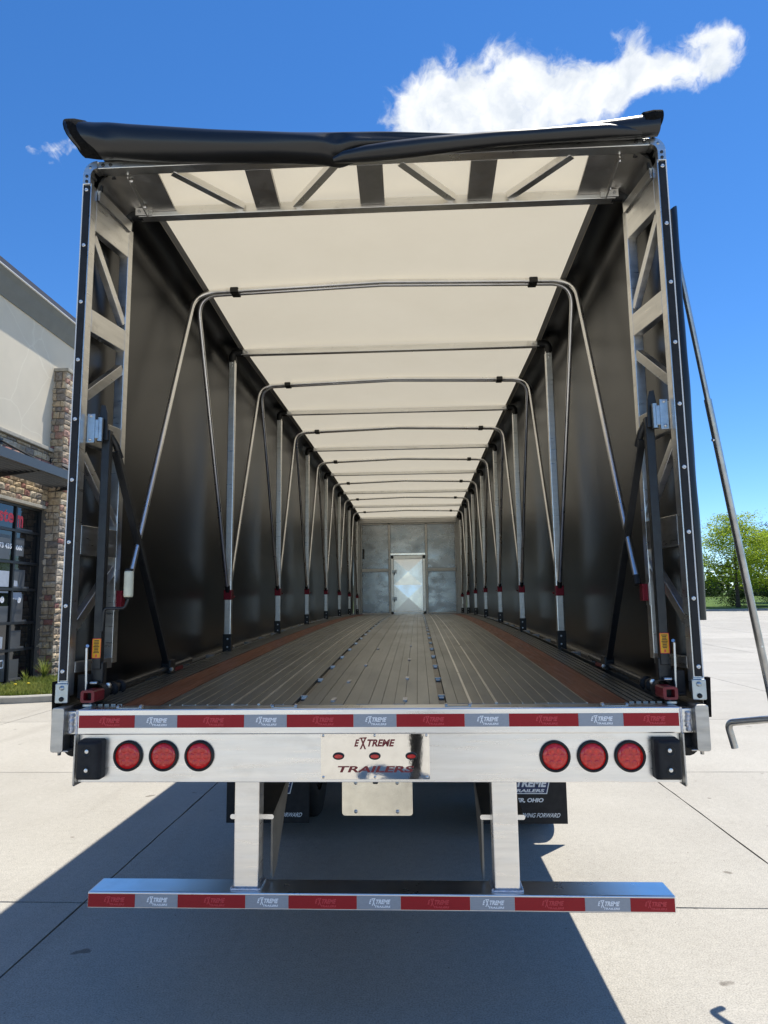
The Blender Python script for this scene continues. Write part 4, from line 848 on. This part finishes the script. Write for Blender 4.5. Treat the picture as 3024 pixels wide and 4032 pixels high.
# stones: six rough shapes, shared and scaled
def rock(seed):
    rg = random.Random(seed); mb = MB(); n = 3; g = []
    for i in range(n+1):
        for j in range(n+1):
            e = i in (0, n) or j in (0, n); g.append((i/n-.5+(0 if e else rg.uniform(-.06, .06)), (0.55 if e else 1)*(.8+rg.uniform(-.25, .25)), j/n-.5+(0 if e else rg.uniform(-.06, .06))))
    g = [(x*(1-.05*rg.random()), y, z*(1-.08*rg.random())) for x, y, z in g]
    fs = [(i*4+j, (i+1)*4+j, (i+1)*4+j+1, i*4+j+1) for i in range(3) for j in range(3)]
    mb.add([(x, -y, z) for x, y, z in g], fs)
    ring = [0, 4, 8, 12, 13, 14, 15, 11, 7, 3, 2, 1]; vs = [(g[k][0], -g[k][1], g[k][2]) for k in ring] + [(g[k][0], .4, g[k][2]) for k in ring]
    mb.add(vs, [(k, (k+1) % 12, 12+(k+1) % 12, 12+k) for k in range(12)])
    me = mb.mesh('stone'); me.materials.append(MAT['stone'])
    import bmesh
    b = bmesh.new(); b.from_mesh(me); bmesh.ops.remove_doubles(b, verts=b.verts, dist=1e-5); bmesh.ops.recalc_face_normals(b, faces=b.faces); b.to_mesh(me); b.free(); return me
rocks = [rock(k) for k in range(7)]
def stones(a0, a1, z0, z1, face, rh=(.085, .19), rw=(.12, .36)):
    z = z0; cnt = 0
    while z < z1-.03:
        h = min(random.uniform(*rh), z1-z); a = a0
        if z1-z-h < .05: h = z1-z
        while a < a1-.02:
            wd = random.uniform(*rw); wd = a1-a if a1-a-wd < .07 else wd
            cs = random.uniform(.035, .06); c_ = a+wd/2
            if face[0] == 'x': loc, rot = (face[1], c_, z+h/2), (0, 0, math.pi/2)
            else: loc, rot = (c_, face[1], z+h/2), (0, 0, 0)
            inst('stone', random.choice(rocks), B, loc, rot, (wd-.012, cs, h-.012)); cnt += 1; a += wd
        z += h
    return cnt
ns = stones(-8.60, -8.19, 0.05, 7.36, ('y', 12.74), (.10, .19), (.12, .30))
ns += stones(12.71, 13.28, 0.05, 7.36, ('x', -8.20), (.11, .20), (.16, .34))
ns += stones(10.2, 12.72, 4.06, 5.36, ('x', -8.5), (.10, .21), (.14, .38))
# overhead door
D = []
for zb_, zt_ in zip((.10, .80, 1.38, 2.11, 2.70, 3.40), (.80, 1.38, 2.11, 2.70, 3.40, 3.985)):
    for y0, y1 in ((9.75, 11.69), (11.75, 12.64)):
        mb = MB(); mb.box(XW-.155, XW-.145, y0, y1, zb_+.03, zt_-.03); mb.build('door_pane', 'pane', B)
for z in (.10, .80, 1.38, 2.11, 2.70, 3.40, 3.96):
    mb = MB(); mb.box(XW-.18, XW-.10, 7.2, 12.70, z-.03, z+.03); mb.build('door_rail', 'frame_dark', B, bev=.004)
for y in (9.72, 11.72, 12.67):
    mb = MB(); mb.box(XW-.178, XW-.105, y-.03, y+.03, .07, 3.99); mb.build('door_stile', 'frame_dark', B, bev=.004)
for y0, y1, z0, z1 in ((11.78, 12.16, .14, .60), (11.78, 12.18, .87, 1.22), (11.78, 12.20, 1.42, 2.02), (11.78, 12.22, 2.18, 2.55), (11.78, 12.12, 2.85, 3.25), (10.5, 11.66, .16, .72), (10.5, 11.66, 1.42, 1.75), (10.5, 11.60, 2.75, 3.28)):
    mb = MB(); mb.box(XW-.1448, XW-.144, y0, y1, z0, z1); mb.build('pane_reflection_print', 'door_grey', B)  # grey sheets: pale reflections painted onto the panes, plus backing for the prints
for y0, y1, z in ((11.75, 12.25, .17), (11.75, 12.28, .845), (11.75, 12.32, 1.425), (11.75, 12.34, 2.155), (11.75, 12.36, 3.44)):
    mb = MB(); mb.box(XW-.143, XW-.11, y0, y1, z-.022, z+.022); mb.build('inner_sill', 'door_grey', B)
xt = XW-.1425
mb = MB(); put_text(mb, 'Syste', (xt, 11.185, 3.66), .95, .40, 0, .032, '+x'); put_text(mb, 'm', (xt, 11.90, 3.615), .25, .27, 0, .032, '+x'); mb.build('sign_lettering', 'ink_sign_red', B, fix=False)
mb = MB(); put_text(mb, '773 435', (xt, 11.385, 3.04), .53, .115, 0, .032, '+x'); put_text(mb, '0060', (xt, 11.90, 3.03), .30, .115, 0, .032, '+x'); mb.build('phone_number', 'ink_white', B, fix=False)
mb = MB(); mb.tube(fillet([(xt, 11.02, 3.11), (xt, 11.00, 3.04), (xt, 11.06, 2.98)], .05, 5), [.02, .012, .011, .011, .011, .012, .02, .02][:8], 6); mb.build('phone_symbol', 'ink_sign_red', B)
# printed truck on the door
mb = MB(); mb.box(xt-.001, xt, 11.20, 11.62, 2.16, 2.50); mb.box(xt-.001, xt, 10.6, 11.62, 2.03, 2.07); mb.prism([(11.78, 2.08), (11.78, 2.31), (11.93, 2.30), (11.99, 2.16), (12.06, 2.14), (12.12, 2.08)], xt-.001, xt, 'x'); mb.prism([(11.80, 1.90), (11.80, 2.05), (12.12, 2.05), (12.15, 1.93), (12.10, 1.88)], xt-.001, xt, 'x'); mb.build('truck_print', 'ink_grey', B)
mb = MB(); mb.prism([(10.7, 2.0), (10.7, 2.60), (11.0, 2.62), (11.17, 2.55), (11.20, 2.10), (11.24, 2.06), (11.10, 1.98)], xt-.001, xt+.001, 'x'); mb.build('truck_print_tarp', 'ink_sign_red', B)
mb = MB()
for y, r in ((10.75, .07), (10.98, .07), (11.20, .07), (11.42, .07), (12.04, .07)):
    mb.lathe([(xt+.0015, r*1.0), (xt+.0016, r*.45)], 'x', (0, y, 1.885), 18, False); mb.lathe([(xt+.0018, r*.35), (xt+.0019, .001)], 'x', (0, y, 1.885), 14, False)
mb.build('truck_print_wheels', 'ink_white', B, fix=False)
mb = MB(); mb.prism([(10.6, .90), (10.6, 1.14), (10.95, 1.18), (11.52, 1.10), (11.52, .86)], xt-.001, xt, 'x'); mb.build('trailer_print', 'ink_grey', B)
mb = MB(); mb.prism(rrect(11.0, 11.28, .36, .60, .06, 4), xt-.001, xt+.0005, 'x'); mb.prism(rrect(11.30, 11.60, .44, .62, .03, 4), xt-.001, xt+.0005, 'x'); mb.build('gauge_print', 'ink_white', B)
mb = MB(); mb.prism(rrect(11.03, 11.25, .39, .57, .05, 4), xt+.0006, xt+.001, 'x'); mb.prism(rrect(11.33, 11.44, .47, .59, .01, 2), xt+.0006, xt+.001, 'x'); mb.prism(rrect(11.47, 11.58, .47, .59, .01, 2), xt+.0006, xt+.001, 'x'); mb.build('gauge_print_dark', 'door_grey', B)
# awning of slats
XA = -7.47
mb = MB(); mb.box(XA-.06, XA, 8, 13.05, 4.50, 4.69); mb.box(XA-.061, XA+.001, 11.998, 12.002, 4.50, 4.69); mb.build('awning_fascia', 'awning_metal', B, bev=.004)
for k in range(7):
    x = XA-.18-k*.125; mb = MB(); mb.prism([(x, 4.50), (x+.016, 4.50), (x+.046, 4.62), (x+.030, 4.62)], 8, 13.0, 'y'); mb.build('awning_slat', 'awning_metal', B)
for y in (10.75, 12.74):
    mb = MB(); mb.prism([(XW+.02, 4.40), (XW+.02, 4.62), (XA-.07, 4.62), (XA-.07, 4.52)], y-.02, y+.02, 'y'); mb.build('awning_bracket', 'frame_dark', B)
    mb = MB(); mb.tube([(XW+.04, y, 5.18), (XA-.10, y, 4.70)], .022, 8); mb.box(XW, XW+.05, y-.05, y+.05, 5.12, 5.24); mb.build('awning_rod', 'frame_dark', B)
mb = MB(); mb.box(-9, XW+.06, 7.2, 12.66, 0, .07); mb.build('door_sill', 'concrete_kerb', B, bev=.01)

# ---------------- planted bed by the building
kpts = fillet([(-18, 9.2, 0), (-7.2, 9.45, 0), (-5.0, 10.3, 0), (-4.6, 16, 0)], [1.0, 1.6], 10)
mb = MB()
vs = []
for i, p in enumerate(kpts):
    t = ((kpts[min(i+1, len(kpts)-1)]-kpts[max(i-1, 0)])).normalized(); nn_ = Vector((-t.y, t.x, 0))
    for d, z in ((-.0, 0), (-.0, .105), (.02, .125), (.15, .125), (.15, .0)): vs.append(p+nn_*d+Vector((0, 0, z)))
mb.add(vs, [(5*i+k, 5*i+5+k, 5*i+6+k, 5*i+1+k) for i in range(len(kpts)-1) for k in range(4)]); tag(mb.build('bed_kerb', 'concrete_kerb'), kind='structure')
inn = []
for i, p in enumerate(kpts):
    t = ((kpts[min(i+1, len(kpts)-1)]-kpts[max(i-1, 0)])).normalized(); inn.append(p+Vector((-t.y, t.x, 0))*.14)
mb = MB(); mb.add([(p.x, p.y, .10) for p in inn] + [(-8.42, 16, .06), (-8.42, 12, .06), (-18, 12, .06)], [tuple(range(len(inn)+3))]); tag(mb.build('planting_bed', 'soil', fix=False), kind='structure')
rg = random.Random(11); mb = MB()
def inside(x, y):
    if x < -8.35 or x > -4.8 or y > 15.8: return False
    yk = lerp_tab(((-18, 9.35), (-7.3, 9.63), (-6.4, 9.98), (-5.3, 10.5), (-4.8, 11.2)), x); return y > yk
cnt = 0
while cnt < 26000:
    x = rg.uniform(-8.4, -5.0); y = rg.uniform(9.5, 14.2)
    if rg.random() < .25: x = rg.uniform(-12, -8.4); y = rg.uniform(9.6, 11.2)
    elif not inside(x, y): continue
    cnt += 1
    pt = math.sin(x*3.1+1)*math.sin(y*2.7)+math.sin(x*7+y*5)*.4
    h = rg.uniform(.05, .13)*(1.3 if pt > .3 else 1.0); a = rg.uniform(0, 6.28); wv = rg.uniform(.006, .011); lx, ly = rg.uniform(-.07, .07), rg.uniform(-.07, .07)
    dx, dy = math.cos(a)*wv, math.sin(a)*wv
    mb.add([(x-dx, y-dy, .09), (x+dx, y+dy, .09), (x+lx*.4+dx*.7, y+ly*.4+dy*.7, .09+h*.6), (x+lx*.4-dx*.7, y+ly*.4-dy*.7, .09+h*.6), (x+lx, y+ly, .09+h)], [(0, 1, 2, 3), (3, 2, 4)])
tag(mb.build('grass', 'grass_blade', fix=False), 'unmown grass with a few weeds growing below the overhead door', 'grass', kind='stuff')
def tuft(x, y, h, n, label):
    e = empty('weed_clump', (x, y, .09), label, 'weed')
    mb = MB(); rg2 = random.Random(int(x*100))
    for k in range(n):
        a = rg2.uniform(0, 6.28); l = rg2.uniform(.5, 1)*h; sp = rg2.uniform(.1, .55)*h; wv = .011; px, py = -math.sin(a)*wv, math.cos(a)*wv
        q = [(x+math.cos(a)*sp*t*t, y+math.sin(a)*sp*t*t, .09+l*(t-.25*t*t*sp/h)) for t in (0, .4, .75, 1)]
        mb.add([(q[0][0]-px, q[0][1]-py, q[0][2]), (q[0][0]+px, q[0][1]+py, q[0][2]), (q[1][0]+px, q[1][1]+py, q[1][2]), (q[1][0]-px, q[1][1]-py, q[1][2]), (q[2][0]+px*.6, q[2][1]+py*.6, q[2][2]), (q[2][0]-px*.6, q[2][1]-py*.6, q[2][2]), q[3]], [(0, 1, 2, 3), (3, 2, 4, 5), (5, 4, 6)])
    mb.build('leaves', 'grass_blade', e, fix=False)
tuft(-8.12, 12.30, .62, 60, 'tall grassy weed clump in the corner beside the stone pilaster')
tuft(-8.28, 11.85, .35, 26, 'low weed clump at the foot of the overhead door')
for x, y, lb in ((-7.45, 10.5, 'yellow dandelion in the grass nearest the door'), (-7.62, 10.35, 'yellow dandelion beside the other one, nearer the photo edge')):
    e = empty('dandelion', (x, y, .09), lb, 'flower', 'dandelions in the grass')
    mb = MB(); mb.tube([(x, y, .09), (x+.01, y, .24)], .004, 6); mb.build('stem', 'grass_blade', e)
    mb = MB(); mb.lathe([(.235, .004), (.242, .028), (.252, .03), (.260, .018), (.262, 0)], 'z', (x+.01, y, 0), 12); mb.build('bloom', 'flower', e)

# ================================================================== TREES
def tree(name, x, y, h, cr, label, seed, leaf='leaf', nleaf=9000, trunk=.16, group='trees beyond the yard', low=.22, lsz=.17):
    z0 = gz(0, y)+.15; e = empty(name, (x, y, z0), label, 'tree', group); rg = random.Random(seed)
    mb = MB(); tips = []
    th = h*low; tp = [(x, y, z0-.1), (x+rg.uniform(-.05, .05), y, z0+th*.5), (x+rg.uniform(-.1, .1), y+.05, z0+th), (x+rg.uniform(-.15, .15), y, z0+h*.55), (x+rg.uniform(-.2, .2), y, z0+h*.9)]
    mb.tube(tp, [trunk*1.3, trunk, trunk*.85, trunk*.5, trunk*.12], 8)
    for k in range(26):
        t = (k+.5)/26; zs = z0+th*.85+(h*.86-th)*t; a = k*2.4+rg.uniform(-.4, .4)
        rr_ = cr*(math.sin(math.pi*min(1, .20+.78*t))**.7)*rg.uniform(.72, 1.08); up = rr_*rg.uniform(.25, .55)*(1-.3*t)
        b = Vector((x, y, zs)); tip = b+Vector((math.cos(a)*rr_, math.sin(a)*rr_, up)); midp_ = b.lerp(tip, .5)+Vector((0, 0, -rr_*.06))
        mb.tube([b, midp_, tip], [trunk*.34*(1-.6*t), trunk*.2*(1-.6*t), .012], 5, False)
        for q in (.45, .62, .78, .9, 1.0):
            c_ = b.lerp(tip, q)+Vector((rg.uniform(-.25, .25), rg.uniform(-.25, .25), rg.uniform(-.1, .3))); tips.append((c_, rg.uniform(.30, .55)*cr/3))
    for k in range(16): tips.append((Vector((x+rg.gauss(0, .25)*cr, y+rg.gauss(0, .25)*cr, z0+h*rg.uniform(.80, .99))), rg.uniform(.22, .38)*cr/3))
    mb.build('trunk', 'bark', e)
    mb = MB(); V_, F_ = [], []
    for k in range(nleaf):
        c_, r_ = tips[rg.randrange(len(tips))]
        p = c_+Vector((rg.gauss(0, 1)*1.25, rg.gauss(0, 1)*1.25, rg.gauss(0, 1)*.55))*r_
        s_ = lsz*rg.uniform(.6, 1.3); n_ = Vector((rg.gauss(0, .6), rg.gauss(0, .6), 1)).normalized(); u_ = n_.orthogonal().normalized(); u_ = Matrix.Rotation(rg.uniform(0, 6.28), 3, n_) @ u_; v_ = n_.cross(u_)
        o = len(V_); V_ += [p-u_*s_*.5, p+v_*s_*.28, p+u_*s_*.5, p-v_*s_*.28]; F_.append((o, o+1, o+2, o+3))
    mb.add(V_, F_); mb.build('crown', leaf, e, fix=False)
tree('young_maple', 26.6, 55.5, 7.9, 3.4, 'bright green leafy tree standing beyond the yard, right of the tarp enclosure', 5, nleaf=17000)
tree('young_maple', 31.2, 58.5, 6.7, 3.2, 'bright green tree at the right edge, half hidden behind its taller neighbour', 9, nleaf=13000)
tree('young_maple', 22.6, 60, 6.6, 3.0, 'bright green tree mostly hidden behind the folded curtain', 12, nleaf=9000)
tree('evergreen_tree', 34.5, 66, 8.0, 3.4, 'dark evergreen tree at the far right edge behind the maples', 21, 'leaf_dark', 9000, .2, low=.08)
def bush(x, y, h, r_, label, seed, leaf='leaf_dark'):
    z0 = gz(0, y)+.25; e = empty('shrub', (x, y, z0), label, 'shrub', 'dark shrubs under the trees'); rg = random.Random(seed); V_, F_ = [], []
    mb = MB()
    for k in range(5): a = k*1.3; mb.tube([(x, y, z0-.1), (x+math.cos(a)*r_*.4, y+math.sin(a)*r_*.4, z0+h*.6)], [.04, .012], 5, False)
    mb.build('stem', 'bark', e)
    lob = [(rg.uniform(-.7, .7)*r_, rg.uniform(-.4, .4)*r_, rg.uniform(.3, .8)*h) for k in range(9)]
    for k in range(2600):
        lx, ly, lz = lob[rg.randrange(9)]; p = Vector((x+lx+rg.gauss(0, .22)*r_, y+ly+rg.gauss(0, .22)*r_, z0+max(.03, lz+rg.gauss(0, .2)*h))); s_ = .13*rg.uniform(.6, 1.3)
        n_ = Vector((rg.gauss(0, 1), rg.gauss(0, 1), 1)).normalized(); u_ = n_.orthogonal().normalized(); v_ = n_.cross(u_); o = len(V_)
        V_ += [p-u_*s_*.5, p+v_*s_*.3, p+u_*s_*.5, p-v_*s_*.3]; F_.append((o, o+1, o+2, o+3))
    mb = MB(); mb.add(V_, F_); mb.build('foliage', leaf, e, fix=False)
for i, (x, y, h, r_, lb) in enumerate(((24.6, 58.5, 1.7, 1.6, 'dark rounded shrub just right of the folded curtain'), (27.8, 59.0, 1.5, 1.7, 'dark low shrub behind the trunk of the leafy tree'), (30.6, 57.0, 1.6, 1.5, 'dark shrub between the leafy tree and the crank pole'), (33.0, 57.5, 1.8, 1.6, 'dark shrub at the far right edge beyond the crank pole'), (22.0, 58.5, 1.6, 1.6, 'dark shrub partly hidden by the folded curtain'))): bush(x, y, h, r_, lb, 40+i)
# distant wood behind the lawn
rg = random.Random(77); V_, F_ = [], []
for k in range(26000):
    x = rg.uniform(-70, 95); y = rg.uniform(92, 104); hh = 3.8+1.6*math.sin(x*.31)+1.1*math.sin(x*.83+1); z = 1.2+hh*rg.random()**.7; p = Vector((x, y, z)); s_ = rg.uniform(.4, .9)
    n_ = Vector((rg.gauss(0, 1), rg.gauss(0, 1), .8)).normalized(); u_ = n_.orthogonal().normalized(); v_ = n_.cross(u_); o = len(V_)
    V_ += [p-u_*s_*.5, p+v_*s_*.4, p+u_*s_*.5, p-v_*s_*.4]; F_.append((o, o+1, o+2, o+3))
mb = MB(); mb.add(V_, F_); tag(mb.build('distant_wood', 'leaf_dark', fix=False), 'distant belt of dark trees far behind the lawn', 'wood', kind='stuff')

# ================================================================== person taking the photo (seen in the polished plate)
def person():
    px, py = .27, -3.24
    J = dict(pel=(px, py, .98), sp=(px, py+.01, 1.20), ch=(px-.01, py, 1.40), nk=(px-.02, py+.02, 1.52), hd=(px-.03, py+.04, 1.63), ht=(px-.03, py+.03, 1.74),
             lh=(px-.10, py, .94), lk=(px-.12, py+.03, .52), la=(px-.13, py-.02, .10), lf=(px-.15, py+.14, .045), rh=(px+.10, py, .94), rk=(px+.13, py+.02, .52), ra=(px+.14, py-.03, .10), rf=(px+.17, py+.13, .045),
             ls=(px-.19, py, 1.44), le=(px-.28, py+.14, 1.24), lw=(px-.17, py+.30, 1.56), rs=(px+.17, py, 1.44), re=(px+.20, py+.16, 1.22), rw=(px+.01, py+.30, 1.56))
    RAD = dict(pel=.135, sp=.125, ch=.14, nk=.058, hd=.088, ht=.06, lh=.095, lk=.066, la=.048, lf=.042, rh=.095, rk=.066, ra=.048, rf=.042, ls=.068, le=.050, lw=.032, rs=.068, re=.050, rw=.032)
    ED = [('pel', 'sp'), ('sp', 'ch'), ('ch', 'nk'), ('nk', 'hd'), ('hd', 'ht'), ('pel', 'lh'), ('lh', 'lk'), ('lk', 'la'), ('la', 'lf'), ('pel', 'rh'), ('rh', 'rk'), ('rk', 'ra'), ('ra', 'rf'), ('ch', 'ls'), ('ls', 'le'), ('le', 'lw'), ('ch', 'rs'), ('rs', 're'), ('re', 'rw')]
    for pre in 'lr':
        wx, wy, wz = J[pre+'w']; d = -1 if pre == 'l' else 1
        for f_, (dz, ln) in enumerate(((.030, .07), (.045, .095), (.062, .09), (.078, .07))):
            J[f'{pre}a{f_}'] = (wx+d*.012, wy+.04, wz+dz+.01); J[f'{pre}b{f_}'] = (wx-d*.010, wy+.075, wz+dz+.015); RAD[f'{pre}a{f_}'] = .010; RAD[f'{pre}b{f_}'] = .008
            ED += [(pre+'w', f'{pre}a{f_}'), (f'{pre}a{f_}', f'{pre}b{f_}')]
        J[pre+'t'] = (wx-d*.04, wy+.03, wz+.03); RAD[pre+'t'] = .010; ED.append((pre+'w', pre+'t'))
    ks = list(J); me = bpy.data.meshes.new('person'); me.from_pydata([(J[k][0]-px, J[k][1]-py, J[k][2]) for k in ks], [(ks.index(a), ks.index(b)) for a, b in ED], [])
    o = bpy.data.objects.new('person', me); col.objects.link(o); o.location = (px, py, 0); WLOC[o.name] = (px, py, 0)
    sk_ = o.modifiers.new('skin', 'SKIN'); sk_.use_smooth_shade = True; sb_ = o.modifiers.new('sub', 'SUBSURF'); sb_.levels = 1; sb_.render_levels = 2
    if not me.skin_vertices: 
        me.attributes.new('skin', 'FLOAT', 'POINT')
    for i, k in enumerate(ks):
        v_ = me.skin_vertices[0].data[i]; v_.radius = (RAD[k], RAD[k]); v_.use_root = k == 'pel'
    me.materials.append(MAT['cloth_dark'])
    tag(o, 'person in dark clothes holding up a phone, mirrored in the polished name plate', 'person')
    mb = MB(); mb.lathe([(1.66, .105), (1.70, .102), (1.75, .075), (1.775, .0)], 'z', (px-.03, py+.035, 0), 20); mb.prism([(px-.03+.105*math.cos(a), py+.05+.16*math.sin(a)) for a in [math.pi*k/10 for k in range(11)]], 1.665, 1.675, 'z'); mb.build('cap', 'cap_cloth', o)
    mb = MB(); mb.prism(rrect(.182-.038, .182+.038, 1.59, 1.745, .01, 3), -2.845, -2.837, 'y'); ph = mb.build('phone', 'phone', None, loc=(.182, -2.84, 1.66)); tag(ph, 'dark phone held up by the person mirrored in the name plate', 'phone')
try:
    person()
except Exception as ex:
    print('person failed', ex)
print('slabs', slab_n, 'stones', ns, 'objects', len(bpy.data.objects))
